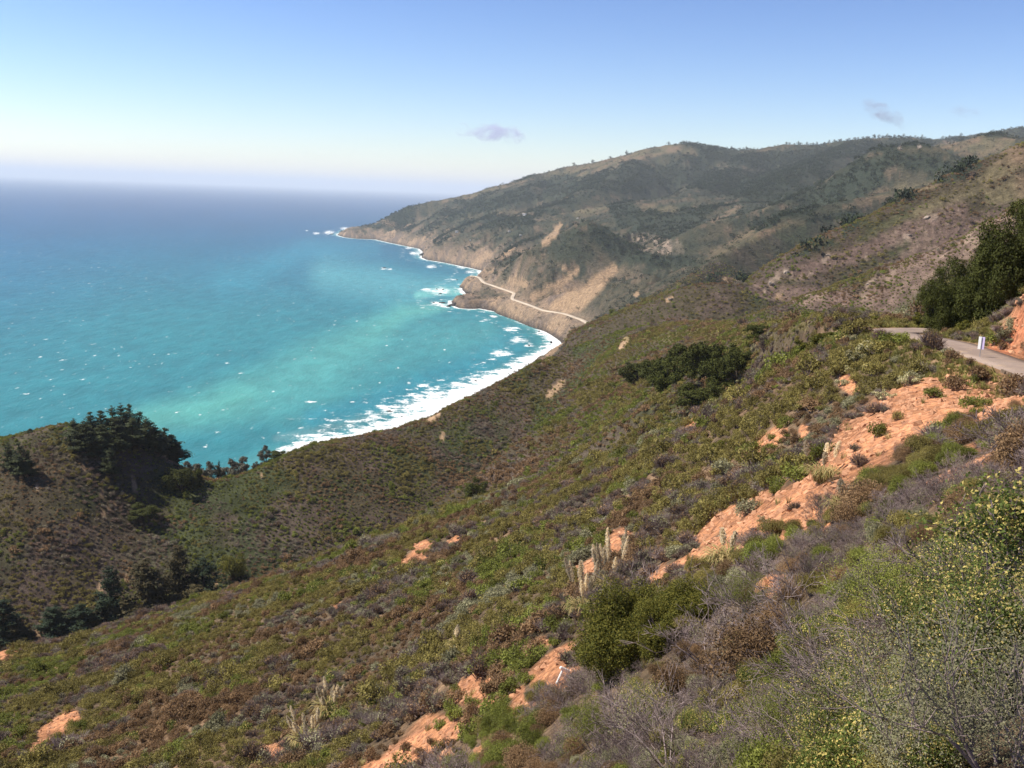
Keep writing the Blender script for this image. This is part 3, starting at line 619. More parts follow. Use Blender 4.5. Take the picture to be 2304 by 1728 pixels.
def grow(mb, p, d, L, r, depth, mi=0, tips=None, k=4, bend=.35, up=.1, split=(2, 3), shrink=.72, wind=(0, 0, 0), seg=3):
    """a branching limb"""
    p = np.array(p, float); d = np.array(d, float); d /= np.linalg.norm(d)
    r = max(r, .0042)
    for q in range(seg):
        d2 = d+RNG.normal(size=3)*bend/seg**.5*.6+np.array([0, 0, up])/seg+np.array(wind)/seg; d2 /= np.linalg.norm(d2)
        p2 = p+d2*L/seg; r2 = r*(1-.3/seg*1.0); mb.sticks(p, p2, r, r2, mi, k); p, d, r = p2, d2, r2
        if depth > 0 and q < seg-1 and RNG.random() < .55:
            dd = d+unit(1)[0]*.85; grow(mb, p, dd, L*shrink*.7, r*.5, depth-1, mi, tips, max(3, k-1), bend, up, split, shrink, wind, seg)
    if depth <= 0:
        if tips is not None: tips.append(p)
        return
    for _ in range(RNG.integers(split[0], split[1]+1)):
        dd = d+unit(1)[0]*.7; grow(mb, p, dd, L*shrink*(.8+.4*RNG.random()), r*.62, depth-1, mi, tips, max(3, k-1), bend, up, split, shrink, wind, seg)

def leafmat(name, ca, cb, cc=None, trans=.25, var=.35, ccp=.8, spec=.12):
    t = NT(name); g = t.new('ShaderNodeNewGeometry'); o = t.new('ShaderNodeObjectInfo')
    c = t.mix(g.outputs['Random Per Island'], ca, cb)
    if cc is not None:
        h_ = t.math('FRACT', t.math('MULTIPLY', g.outputs['Random Per Island'], 17.31)); c = t.mix(t.math('GREATER_THAN', h_, ccp), c, cc)
    v = t.math('ADD', t.math('MULTIPLY', o.outputs['Random'], 2*var), 1-var); vs = t.new('ShaderNodeVectorMath', operation='SCALE'); t.ln(c, vs.inputs[0]); t.ln(v, vs.inputs['Scale'])
    b = t.bsdf(vs.outputs[0], .75, spec); tr = t.new('ShaderNodeBsdfTranslucent'); t.ln(vs.outputs[0], tr.inputs[0])
    mx = t.new('ShaderNodeMixShader'); mx.inputs[0].default_value = trans; t.ln(b, mx.inputs[1]); t.ln(tr.outputs[0], mx.inputs[2])
    return t.done(mx.outputs[0])
ML = dict(
 green=leafmat("fresh_green_leaves", (.225, .24, .05), (.14, .155, .035)), olive=leafmat("olive_leaves", (.27, .225, .068), (.165, .14, .045)),
 sage=leafmat("grey_sage_leaves", (.32, .30, .175), (.22, .21, .12)), brown=leafmat("dry_brown_leaves", (.28, .175, .09), (.17, .11, .06)),
 bloom=leafmat("green_leaves_with_yellow_tips", (.13, .16, .035), (.085, .115, .03), (.50, .40, .13), ccp=.7),
 mauve=leafmat("grey_mauve_twigs", (.29, .22, .20), (.17, .13, .125), trans=.05),
 cream=leafmat("cream_flower_heads", (.62, .54, .30), (.45, .40, .24), (.14, .16, .06), ccp=.6),
 darkoak=leafmat("dark_oak_leaves", (.080, .088, .018), (.040, .046, .012), trans=.15, var=.15), cypress=leafmat("dark_cypress_needles", (.060, .070, .028), (.034, .044, .02), trans=.05, var=.2),
 pineb=leafmat("brownish_pine_needles", (.085, .064, .028), (.042, .040, .018), trans=.05, var=.2), bluegreen=leafmat("blue_green_needles", (.035, .052, .026), (.02, .033, .018), trans=.05, var=.15),
 euca=leafmat("grey_green_gum_leaves", (.16, .15, .115), (.11, .11, .08), trans=.15, var=.15), goldbush=leafmat("golden_olive_leaves", (.19, .165, .03), (.11, .115, .022), (.05, .06, .014), var=.12),
 straw=leafmat("straw_blades", (.50, .38, .17), (.34, .27, .12), (.2, .22, .07), ccp=.75), plume=leafmat("cream_plumes", (.88, .76, .55), (.76, .63, .42), trans=.5),
 farwood=leafmat("distant_tree_leaves", (.034, .046, .022), (.02, .03, .016), trans=.05, var=.4), farscrub=leafmat("distant_scrub_leaves", (.05, .055, .03), (.035, .036, .024), trans=.05, var=.4),
)
m_twig = simple("grey_twig_bark", (.27, .21, .195), .9, .3, 12); m_bark = simple("brown_bark", (.07, .055, .045), .9, .35, 3); m_pale = simple("pale_bark", (.42, .35, .27), .85, .25, 6)

def shrub_mesh(kind, n, size, nl, R=.6, Hh=.7, twigs=20, seed=0, tw_r=.006):
    global RNG; RNG = np.random.default_rng(100+seed); mb = MB()
    an = RNG.random(nl)*2*math.pi; rr = R*.62*np.sqrt(RNG.random(nl)); cz = Hh*(.35+.45*RNG.random(nl))*(1-.35*rr/R)
    cen = np.stack([rr*np.cos(an), rr*np.sin(an), cz], 1); rad = R*(.30+.22*RNG.random(nl))
    if kind == 'mauve' and n > 3000:      # close by: really branching stems
        for k in range(16):
            a_ = 6.28*k/16+RNG.random(); grow(mb, [math.cos(a_)*.06, math.sin(a_)*.06, -.04], [math.cos(a_)*.9, math.sin(a_)*.9, .8], .30, .010, 3, 0, None, 3, .5, .12, (2, 3), .74)
        lumps(mb, cen, rad, n/nl*.12, size*.8, 2, .9)
        return mb.mesh("shrub_mauve", [ML['mauve'], m_twig, ML['sage']])
    if kind == 'mauve':      # upright bare twigs with a few leaves
        m_ = n; d = unit(m_); d[:, 2] = abs(d[:, 2])*.9+.35; d /= np.linalg.norm(d, axis=1)[:, None]
        c0 = cen[RNG.integers(0, nl, m_)]*np.array([1, 1, .45]); L = (.25+.5*RNG.random(m_))[:, None]*R
        mb.sticks(c0+d*L*.3, c0+d*L*1.25+RNG.normal(size=(m_, 3))*.03, tw_r, tw_r*.5, 0, 3)
        lumps(mb, cen, rad, n/nl*.5, size*.8, 2, .9)
        return mb.mesh("shrub_mauve", [ML['mauve'], m_twig, ML['sage'] if seed % 2 else ML['brown']])
    lumps(mb, cen, rad, n/nl, size, 0, .85)
    # shoots standing out of the crown
    sn = int(n*.25); q = RNG.integers(0, nl, sn); d = unit(sn); d[:, 2] = abs(d[:, 2])+.4; d /= np.linalg.norm(d, axis=1)[:, None]
    P = cen[q]+d*(rad[q]*(1.0+.35*RNG.random(sn)))[:, None]; mb.leaves(P, np.cross(d, unit(sn)), size*1.15, 0, .35)
    if twigs:
        q = RNG.integers(0, nl, twigs); d = unit(twigs); d[:, 2] = abs(d[:, 2]); e = cen[q]+d*rad[q][:, None]*1.15
        mb.sticks(np.stack([e[:, 0]*.25, e[:, 1]*.25, e[:, 2]*0], 1), e, tw_r*1.6, tw_r*.6, 1, 3)
    return mb.mesh("shrub_"+kind, [ML[kind], m_twig])
def coll(name, meshes):
    c = bpy.data.collections.new(name)
    for i, me_ in enumerate(meshes):
        o = bpy.data.objects.new("%s_%02d" % (name, i), me_); c.objects.link(o)
    return c
def scatter_object(name, P, rot, scl, idx, col, label, mat=None):
    me = bpy.data.meshes.new(name); me.vertices.add(len(P)); me.vertices.foreach_set('co', np.asarray(P, np.float32).ravel())
    fattr(me, 'rot', rot, 'FLOAT_VECTOR'); fattr(me, 'scl', scl, 'FLOAT_VECTOR'); fattr(me, 'idx', idx, 'INT'); me.update()
    o = link(name, me); ng = bpy.data.node_groups.new(name, 'GeometryNodeTree')
    ng.interface.new_socket('Geometry', in_out='INPUT', socket_type='NodeSocketGeometry'); ng.interface.new_socket('Geometry', in_out='OUTPUT', socket_type='NodeSocketGeometry')
    N = ng.nodes; gi = N.new('NodeGroupInput'); go = N.new('NodeGroupOutput'); ip = N.new('GeometryNodeInstanceOnPoints'); ci = N.new('GeometryNodeCollectionInfo')
    ci.inputs['Collection'].default_value = col; ci.inputs['Separate Children'].default_value = True; ci.inputs['Reset Children'].default_value = True
    def na(n_, typ):
        q = N.new('GeometryNodeInputNamedAttribute'); q.data_type = typ; q.inputs[0].default_value = n_; return q.outputs[0]
    L = ng.links; L.new(gi.outputs[0], ip.inputs['Points']); L.new(ci.outputs[0], ip.inputs['Instance']); ip.inputs['Pick Instance'].default_value = True
    L.new(na('idx', 'INT'), ip.inputs['Instance Index']); L.new(na('scl', 'FLOAT_VECTOR'), ip.inputs['Scale'])
    er = N.new('FunctionNodeEulerToRotation'); L.new(na('rot', 'FLOAT_VECTOR'), er.inputs[0]); L.new(er.outputs[0], ip.inputs['Rotation'])
    L.new(ip.outputs[0], go.inputs[0]); md = o.modifiers.new('scatter', 'NODES'); md.node_group = ng
    return tag(o, label, None, None, 'stuff')

TEL = (GZ-H)/RR; CM = np.maximum.accumulate(TEL, axis=1)
def gidx(x, y):
    a = np.arctan2(x, y); i = np.clip(np.searchsorted(AZ, a), 0, len(AZ)-1); v = (np.log(np.hypot(x, y))-LR[0])/(LR[1]-LR[0]); j = np.clip(np.round(v).astype(int), 0, NR-1); return i, j
def sample(A_, x, y): i, j = gidx(x, y); return A_[i, j]
def seen(x, y, z, h=1.0, margin=.006):
    r = np.hypot(x, y); i, j = gidx(x, y); j2 = np.clip(j-4, 0, NR-1); ok = (z+h-H)/r > CM[i, j2]-margin*np.minimum(1, 60/r+.25)
    px, py = project(x, y, z); return ok & (px > -140) & (px < W0+140) & (py > -60) & (py < H0+160+9000/r)
def jitter(rlo, rhi, sp, seed):
    rg = np.random.default_rng(seed); xs = np.arange(-rhi*.62, rhi*.62, sp); ys = np.arange(0, rhi, sp)
    X, Y = np.meshgrid(xs, ys); X = (X+rg.random(X.shape)*sp*1.0).ravel(); Y = (Y+rg.random(Y.shape)*sp).ravel(); r = np.hypot(X, Y)
    m_ = (r > rlo) & (r < rhi) & (abs(np.arctan2(X, Y)) < .60); return X[m_], Y[m_], rg
def slope_tilt(x, y, e=.6):
    dzx = (gz(x+e, y)-gz(x-e, y))/(2*e); dzy = (gz(x, y+e)-gz(x, y-e))/(2*e); return dzx, dzy

KINDS_ = ['green', 'olive', 'sage', 'brown', 'mauve', 'bloom']
def kind_pick(x, y, rg, wts, sc=6.0):
    """patchy choice of kind"""
    sco = np.stack([w*(.12+1.9*fbm(x/sc, y/sc, 3, 300+k*13)**1.8)*(.62+.7*rg.random(len(x))) for k, w in enumerate(wts)], 0)
    return np.argmax(sco, 0)
# near: 25 m; middle: the whole near slope; far: across the gully
hi = [shrub_mesh(k, 6000, .031, 9, .5, .62, 60, 10+i, .0035) for i, k in enumerate(KINDS_)]
mi_ = [shrub_mesh(k, 620, .088, 7, .55, .62, 26, 30+i*2+v, .008) for i, k in enumerate(KINDS_) for v in (0, 1)]
fa_ = [shrub_mesh(k, 130, .30, 5, 1.1, 1.0, 0, 60+i*2+v, .02) for i, k in enumerate(KINDS_) for v in (0, 1)]
def lay(name, label, rlo, rhi, sp, protos, per, wts, seed, s0, s1, block=None, patch=6.0, extra=None, tilt=.25):
    x, y, rg = jitter(rlo, rhi, sp, seed); z = gz(x, y); ok = seen(x, y, z) & (z > 4)
    x, y, z = x[ok], y[ok], z[ok]
    if block is not None: ok = rg.random(len(x)) > block(x, y); x, y, z = x[ok], y[ok], z[ok]
    k = kind_pick(x, y, rg, wts, patch); idx = k*per+rg.integers(0, per, len(x))
    s = s0+(s1-s0)*rg.random(len(x))**1.6; s = s*(.45+1.1*fbm(x/(patch*1.1), y/(patch*1.1), 3, 333)); s = s*np.where(rg.random(len(x)) < .035, 1.75, 1.0); sv = np.stack([s*(.85+.3*rg.random(len(x))), s*(.85+.3*rg.random(len(x))), s*(.65+.6*rg.random(len(x)))], 1)
    dzx, dzy = slope_tilt(x, y, max(.5, sp)); rot = np.stack([dzy*tilt+rg.normal(size=len(x))*.08, -dzx*tilt+rg.normal(size=len(x))*.08, rg.random(len(x))*6.28], 1)
    P = np.stack([x, y, z-.06*s], 1); print(name, len(P))
    return scatter_object(name, P, rot, sv, idx, coll("proto_"+name, protos), label)
def blk_near(x, y):
    d = sample(dirt2, x, y); rd = sample(ROADDIST, x, y)
    return np.where(rd < 2.7, 1.0, np.where(rd < 4.2, .6, np.clip(d*(1.4-.66*fbm(x/3.5, y/3.5, 3, 334)), 0, .955)))
W_NEAR = [.92, 1.2, .72, .95, 1.02, .62]
lay("foreground_scrub", "low mixed scrub of grey twigs and green leaves covering the nearest part of the slope", 4.4, 24, .56, hi, 1, [1.0, .8, .8, .8, 1.15, 1.35], 1, .38, .85, blk_near, 2.2)
lay("lower_slope_scrub", "mixed leafy and twiggy scrub around the golden bush and the dirt chutes", 22, 47, .80, hi, 1, W_NEAR, 5, .55, 1.25, blk_near, 4.5)
lay("hillside_scrub", "olive, grey and brown coastal scrub covering the near slope", 45, 262, .80, mi_, 2, W_NEAR, 2, .62, 1.55, blk_near, 6.5)
def blk_mid(x, y):
    b = sample(bare, x, y)*.9; b = np.maximum(b, sample(scree, x, y)*.9); b = np.maximum(b, sample(purple, x, y)*.35); b = np.maximum(b, sample(spk, x, y)*.7); return np.maximum(b, sample(grass, x, y)*.75)
lay("gully_scrub", "dark brown and green brush blanketing the slope across the gully", 225, 760, 1.75, fa_, 2, [.95, .95, .3, .8, .75, .35], 3, .55, 1.35, blk_mid, 16)
lay("mountain_scrub", "sparse brush dotted over the mountain flank", 740, 1700, 4.2, fa_, 2, [.8, .9, .2, .8, .6, .1], 4, .9, 2.3, blk_mid, 30)

def far_clump(seed, n=46, R=5.0, Hh=8.0, mat='farwood'):
    global RNG; RNG = np.random.default_rng(seed); mb = MB(); nl = 4
    cen = RNG.normal(size=(nl, 3))*np.array([R*.35, R*.35, Hh*.12])+np.array([0, 0, Hh*.5]); lumps(mb, cen, np.full(nl, R*.55), n/nl, R*.42, 0, 1.05, .3)
    return mb.mesh("tree_clump", [ML[mat]])
fw = [far_clump(500+i) for i in range(5)]; fs_ = [far_clump(520+i, 30, 2.6, 2.6, 'farscrub') for i in range(4)]
def far_scatter(name, label, rlo, rhi, sp, protos, seed, prob, s0, s1):
    x, y, rg = jitter(rlo, rhi, sp, seed); z = gz(x, y); ok = seen(x, y, z, 5) & (z > 12) & (rg.random(len(x)) < prob(x, y))
    x, y, z = x[ok], y[ok], z[ok]; s = s0+(s1-s0)*rg.random(len(x)); n = len(x); print(name, n)
    return scatter_object(name, np.stack([x, y, z-.5], 1), np.stack([0*x, 0*x, rg.random(n)*6.28], 1), np.stack([s, s, s*(.8+.5*rg.random(n))], 1), rg.integers(0, len(protos), n), coll("proto_"+name, protos), label)
far_scatter("distant_woodland", "dark woodland covering the far mountain and its gullies", 880, 6700, 12.5, fw, 11, lambda x, y: sample(forest, x, y)**1.3*.98*(sample(HWYD, x, y) > 25)*(.35+1.0*sstep(.38, .55, fbm(x/70, y/70, 3, 402))), .7, 1.8)
far_scatter("distant_scrub", "scattered dark brush on the far coastal hills", 1500, 6700, 15, fs_, 12, lambda x, y: .62*(1-sample(bare, x, y))*(1-.8*sample(grass, x, y))*(1-.7*sample(cliffm, x, y))*(sample(HWYD, x, y) > 14)*(.3+1.1*fbm(x/90, y/90, 3, 401)), .8, 2.6)

# ------------------------------------------------------------------ stones and grass, beyond counting
def rock_mesh(name, seed, mat, sub=2, amp=.28, sc=(1, 1, .75)):
    import bmesh
    bm = bmesh.new(); bmesh.ops.create_icosphere(bm, subdivisions=sub, radius=1.0)
    rg = np.random.default_rng(seed); co = np.array([v.co for v in bm.verts]); k = rg.normal(size=(9, 3)); k /= np.linalg.norm(k, axis=1)[:, None]
    cut = np.max(np.stack([co@q/(.62+.3*rg.random()) for q in k], 1), axis=1); rr = 1/np.maximum(cut, .75)*(1+amp*(rg.random(len(co))-.5)*.5)
    co = co*rr[:, None]*np.array(sc)
    for v, c_ in zip(bm.verts, co): v.co = c_
    me = bpy.data.meshes.new(name); bm.to_mesh(me); bm.free(); me.materials.append(mat); return me
def rockmat(name, a, b, sc=3.0):
    t = NT(name); p_ = t.pos(); n = t.noise(p_, sc, 7, .7); o = t.new('ShaderNodeObjectInfo')
    c = t.mix(t.ramp(n, .3, .7), a, b); v = t.math('ADD', t.math('MULTIPLY', o.outputs['Random'], .5), .75); vs = t.new('ShaderNodeVectorMath', operation='SCALE'); t.ln(c, vs.inputs[0]); t.ln(v, vs.inputs['Scale'])
    return t.done(t.bsdf(vs.outputs[0], .9, .2, t.bump(n, .3/sc)))
mr_clay = rockmat("clay_stone", (.50, .26, .145), (.36, .18, .10), 9); mr_sea = rockmat("wet_sea_rock", (.055, .047, .042), (.028, .026, .026), .25); mr_pale = rockmat("pale_rock", (.36, .29, .23), (.2, .16, .13), .6)
stones = [rock_mesh("clay_lump_%d" % i, 600+i, mr_clay, 1) for i in range(5)]
def scat_simple(name, label, rlo, rhi, sp, protos, seed, prob, s0, s1, pw=2.5, sink=.2, sz=.6, zs=(.6, 1.1)):
    x, y, rg = jitter(rlo, rhi, sp, seed); p = prob(x, y); ok = rg.random(len(x)) < p; x, y = x[ok], y[ok]; z = gz(x, y); ok = seen(x, y, z); x, y, z = x[ok], y[ok], z[ok]
    n = len(x); s = s0+(s1-s0)*rg.random(n)**pw; print(name, n)
    return scatter_object(name, np.stack([x, y, z-sink*s], 1), np.stack([rg.normal(size=n)*.2, rg.normal(size=n)*.2, rg.random(n)*6.28], 1), np.stack([s*(.7+.6*rg.random(n)), s, s*(zs[0]+(zs[1]-zs[0])*rg.random(n))], 1), rg.integers(0, len(protos), n), coll("proto_"+name, protos), label)
scat_simple("loose_stones", "orange clods and pebbles strewn over the bare dirt chutes and road bank", 8, 150, .34, stones, 21, lambda x, y: sstep(.25, .8, sample(dirt2, x, y))*.75*(sample(ROADDIST, x, y) > 2.7), .04, .34, 3.4)
def tuft(seed, mat, n=60, Hh=.5, w=.03, spread=.18):
    global RNG; RNG = np.random.default_rng(seed); mb = MB(); a = RNG.random(n)*6.28; r = spread*np.sqrt(RNG.random(n)); A_ = np.stack([r*np.cos(a), r*np.sin(a), 0*r], 1)
    L = Hh*(.5+.6*RNG.random(n)); B_ = A_+np.stack([np.cos(a)*L*.35, np.sin(a)*L*.35, L], 1)+RNG.normal(size=(n, 3))*.04; S = np.stack([-np.sin(a), np.cos(a), 0*a], 1)*w
    Mi = (A_+B_)/2+np.array([0, 0, .06]); V = np.stack([A_-S*.5, A_+S*.5, Mi+S*.4, Mi-S*.4, B_], 1).reshape(-1, 3); i = np.arange(n)*5
    mb.add(V, np.stack([np.stack([i, i+1, i+2], 1), np.stack([i, i+2, i+3], 1), np.stack([i+3, i+2, i+4], 1)], 1).reshape(-1, 3)); return mb.mesh("grass_tuft", [mat])
m_grass = leafmat("verge_grass_blades", (.24, .25, .07), (.30, .25, .09), trans=.3, var=.3)
tu = [tuft(700+i, m_grass, 50, .36, .035) for i in range(3)]; td = [tuft(710+i, ML['straw'], 46, .55, .022, .12) for i in range(3)]
scat_simple("verge_grass", "yellow-green grass along both edges of the road", 40, 150, .30, tu, 22, lambda x, y: sstep(2.5, 2.8, sample(ROADDIST, x, y))*sstep(7.5, 3.4, sample(ROADDIST, x, y))*(sample(bank, x, y) < .2)*np.where(np.hypot(x, y) > 70, .9, .35), .5, 1.4, 1.5, .05)
scat_simple("dry_grass", "dry straw tufts between the shrubs of the near slope", 5, 170, 1.5, td, 23, lambda x, y: .35*(sample(ROADDIST, x, y) > 3)*sstep(.42, .6, fbm(x/8, y/8, 3, 410)), .5, 1.3, 1.5, .05)

# ------------------------------------------------------------------ single things
def spot(px, py, r=None):
    if r is None: p = hit(px, py); return p
    if isinstance(r, tuple):          # the ground between two distances that shows nearest to this pixel row
        a, t_ = dirpx([px], [py]); rs = np.linspace(r[0], r[1], 120); x, y = rs*math.sin(a[0]), rs*math.cos(a[0]); z = gz(x, y)
        k = np.argmin(abs((z-H)/rs-t_[0])); return np.array([x[k], y[k], z[k]])
    a, t_ = dirpx([px], [py]); x, y = r*math.sin(a[0]), r*math.cos(a[0]); return np.array([x, y, float(gz(x, y)[0])])
def mpp(p): return (p[0]*_f[0]+p[1]*_f[1]+(p[2]-H)*_f[2])/FPX       # metres per photograph pixel there
def thing(name, p, label, cat, group=None, rz=0.0, s=1.0):
    e = empty(name, p, rz); e.scale = (s, s, s) if np.isscalar(s) else s; return tag(e, label, cat, group)

def conifer(seed, mat, Hh=10., R=3.2, n=1500, leaf=.55, low=.06, blunt=.75):
    global RNG; RNG = np.random.default_rng(seed); tb = MB(); cb = MB()
    z = 0.; p = np.zeros(3)
    for q in range(6): p2 = np.array([RNG.normal()*.05, RNG.normal()*.05, Hh*(q+1)/6.4]); tb.sticks(p, p2, .26*(1-q/6.5), .26*(1-(q+1)/6.5), 0, 6); p = p2
    nb = 70; zz = Hh*(low+(.97-low)*RNG.random(nb)**.9); an = RNG.random(nb)*6.28; pr = R*np.clip(1-zz/Hh, .02, 1)**blunt*(.7+.45*RNG.random(nb))
    D = np.stack([np.cos(an), np.sin(an), .34+.5*(zz/Hh)], 1); A_ = np.stack([0*zz, 0*zz, zz], 1); B_ = A_+D*pr[:, None]; tb.sticks(A_, B_, .06, .015, 0, 3)
    w = pr/pr.sum(); q = RNG.choice(nb, n, p=w); f = RNG.random(n)**.55; P = A_[q]+(B_[q]-A_[q])*f[:, None]+RNG.normal(size=(n, 3))*(.10+.10*pr[q][:, None])*np.array([1, 1, .55])
    cb.leaves(P, D[q]*.4+np.array([0, 0, .9])+RNG.normal(size=(n, 3))*.5, leaf*(.5+.7*RNG.random(n))*(1.15-.6*zz[q]/Hh), 0, .55)
    return tb.mesh("trunk", [m_bark]), cb.mesh("crown", [ML[mat]])
def broadleaf(seed, mat, Hh=10., R=4.5, n=3200, leaf=.22, nl=18, base=.2, lean=(0, 0), loose=.4, bark=None, flat=.75):
    global RNG; RNG = np.random.default_rng(seed); tb = MB(); cb = MB(); fork = np.array([lean[0]*.2, lean[1]*.2, Hh*base])
    tb.sticks([0, 0, -.5], fork, .34*Hh/10, .26*Hh/10, 0, 7); cen = []; rad = []
    for k in range(nl):
        an = 6.28*k/nl*2.4+RNG.random()*.8; u = RNG.random(); rr = R*(.25+.62*u**.7); b_ = base+.15 if base > .08 else .03; zt = Hh*(b_+(.84-b_)*(1-(rr/R)**2*.55)*((.45+.55*RNG.random()) if base > .08 else (.12+.88*RNG.random())))
        e = np.array([rr*math.cos(an)+lean[0]*zt/Hh, rr*math.sin(an)+lean[1]*zt/Hh, zt]); mid_ = fork+(e-fork)*.5+RNG.normal(size=3)*.3+np.array([0, 0, .25])
        tb.sticks(fork, mid_, .15*Hh/10, .09*Hh/10, 0, 5); tb.sticks(mid_, e, .09*Hh/10, .03, 0, 4); cen.append(e); rad.append(R*(.22+.16*RNG.random()))
        for _ in range(2): c2 = e+unit(1)[0]*R*.26; cen.append(c2); rad.append(R*(.13+.1*RNG.random())); tb.sticks(mid_, c2, .04, .015, 0, 3)
    lumps(cb, cen, rad, n/len(cen), leaf, 0, flat, loose, .4, -.75)
    return tb.mesh("trunk", [bark or m_bark]), cb.mesh("crown", [ML[mat]])
_used = set()
def plant(kind_me, name, cat, px, pyb, hpx, label, group=None, r=None, wpx=None, H0_=10., R0=3.2, rz=None, leanx=0):
    p = spot(px, pyb, r)
    if p is None: print('MISS', label); return None
    k = mpp(p); s = hpx*k/H0_; sx = s if wpx is None else wpx*k/(2*R0)
    X, Y = project(p[0], p[1], p[2])
    e = thing(name, (p[0], p[1], p[2]-.15), label, cat, group, rz if rz is not None else (px*1.7+pyb) % 6.28, (sx, sx, s))
    for nm, me_ in zip(("trunk", "crown"), kind_me): link(nm, me_, None, e)
    return e
cyp = [conifer(801+i, 'cypress', 10, 2.9, 5600, .5, .03, .8) for i in range(4)]
pinb = [conifer(811+i, 'pineb', 10, 3.4, 7000, .55, .05, .6) for i in range(2)]; pinc = [conifer(821+i, 'bluegreen', 10, 3.2, 7000, .55, .02, .6) for i in range(2)]
G = "cypresses of the dense stand on the left knoll"
STAND = [(168,1000,62,70,"outermost cypress on the left side of the knoll stand"),(190,1018,76,80,"dark cypress low on the left front of the knoll stand"),(205,985,62,70,"cypress behind the left front of the knoll stand"),
 (228,985,66,70,"cypress on the left shoulder of the knoll stand"),(254,985,76,72,"pointed cypress just left of the twin tops of the knoll stand"),(274,985,82,66,"left one of the twin topmost cypresses on the knoll"),(292,985,84,66,"right one of the twin topmost cypresses on the knoll"),
 (316,990,78,70,"cypress with a thin spiked top right of the twin tops"),(330,994,74,74,"cypress between the thin spiked top and the right shoulder of the stand"),(350,998,66,76,"cypress on the right shoulder of the knoll stand"),(371,1002,74,84,"tall cypress above the dark right face of the stand"),
 (386,1010,66,90,"broad cypress at the right edge of the knoll stand, branches reaching over the sea"),(398,1020,58,70,"lowest cypress at the right edge of the knoll stand"),(229,1030,84,74,"cypress at the front foot of the stand, left of the smaller round one"),
 (262,1012,74,78,"cypress in the middle of the front row of the stand"),(300,1012,76,82,"wide cypress in the front row below the twin tops"),(340,1014,72,82,"wide cypress in the front row above the brushy patch"),(249,1068,64,54,"small rounded cypress standing lowest in front of the knoll stand")]
for i, (px, py, h_, w_, lb) in enumerate(STAND): plant(cyp[i % 4], "cypress_tree", "cypress tree", px, py, h_, lb, G, (430, 500), w_*1.05, 10, 3.4)
for i, (px, py, h_, w_, lb) in enumerate([(20,1052,60,46,"dark round tree cut by the left edge of the picture"),(46,1068,78,56,"tallest dark tree of the clump at the left edge"),(64,1072,62,44,"right-hand dark tree of the clump at the left edge"),(69,994,12,20,"tiny dark bush on the skyline above the left clump")]):
    plant(cyp[(i+1) % 4], "cypress_tree" if i < 3 else "bush", "tree" if i < 3 else "bush", px, py, h_, lb, "dark clump at the left edge" if i < 3 else None, None if i < 3 else 478, w_*1.2, 10, 3.4)
G = "conifers in the gully at the lower left"
for i, (px, py, h_, w_, ms, lb) in enumerate([(250,1400,94,60,pinc[0],"dark blue-green cone-shaped conifer at the left of the gully group"),(336,1410,110,96,pinb[0],"tallest brownish conifer in the middle of the gully group"),(405,1358,96,66,pinb[1],"slender olive-brown pine with a bare lower trunk behind the gully group"),
  (459,1368,84,70,pinc[1],"dark dense conifer at the upper right of the gully group"),(441,1390,58,80,pinb[0],"brown spreading conifer at the right end of the gully group"),(395,1402,48,70,pinb[1],"low brownish conifer between the tallest one and the right end"),(123,1430,50,62,pinc[0],"small bluish conifer with grey-green haze of needles near the gully foot"),
  (181,1432,54,66,pinc[1],"small bluish conifer right of its twin near the gully foot"),(205,1425,42,50,pinb[0],"small brown conifer left of the cone-shaped blue-green one"),(286,1420,56,64,pinb[1],"brown conifer at the left foot of the tallest one"),(10,1440,70,70,pinc[0],"dark conifer cut by the left edge above the dirt track"),(38,1452,44,50,pinb[0],"brown conifer beside the dark one at the left edge")]):
    p0 = spot(px, py); rr = None if (p0 is not None and np.hypot(p0[0], p0[1]) > 300) else (310, 480)
    e = plant(ms, "conifer_tree", "conifer", px, py, h_*1.42, lb, G, rr, w_*1.35, 10, 3.3)
eu = [broadleaf(831+i, 'euca', 10, 3.3, 4200, .46, 18, .05, (0, 0), .7, m_pale, 1.0) for i in range(3)]
G = "gum trees in the saddle above the sea"
for i, (px, py, h_, w_, lb) in enumerate([(438,1072,58,44,"airy grey gum tree at the right foot of the cypress stand"),(478,1080,52,42,"left gum tree of the row in the saddle"),(515,1074,52,44,"middle gum tree of the row in the saddle"),(540,1066,62,44,"tallest feathery gum tree of the row in the saddle"),(597,1046,48,34,"round brownish gum tree standing alone left of the surf"),(576,1044,26,18,"little dark bush left of the lone gum tree")]):
    plant(eu[i % 3], "gum_tree" if i < 5 else "bush", "tree" if i < 5 else "bush", px, py, h_, lb, G if i < 5 else None, (470, 540), w_*1.1, 10, 3.6)
plant(cyp[0], "cypress_tree", "cypress tree", 493, 1074, 50, "thin dark column of a cypress among the gum trees", None, 498, 16, 10, 3.4)
oak = [broadleaf(841+i, 'darkoak', 10, 4.6, 8000, .42, 20, .04, (0, 0), .45) for i in range(3)]
plant(oak[0], "oak_tree", "tree", 408, 1090, 72, "brownish spreading tree at the lower right foot of the cypress stand", None, 455, 80, 10, 5)
plant(oak[1], "oak_tree", "tree", 440, 1084, 50, "low dark tree beside the airy gum tree", None, 460, 40, 10, 5)
plant(oak[1], "bush", "bush", 628, 1044, 26, "low dark bushes right of the lone gum tree, before the surf", None, 505, 50, 10, 5)
gb = [broadleaf(851+i, 'goldbush', 10, 5.2, 9000, .36, 20, .04, (0, 0), .3, None, .85) for i in range(2)]
plant(gb[0], "round_bush", "bush", 525, 1306, 68, "golden-green round bush above the right end of the gully conifers", None, None, 72, 10, 5.6)
plant(oak[2], "bush", "bush", 500, 1340, 34, "low dark bush below the golden round bush", None, (330, 470), 40, 10, 5)
plant(oak[2], "oak_tree", "tree", 1070, 1126, 66, "lone dark green round tree on the slope below the bay", None, None, 60, 10, 5)
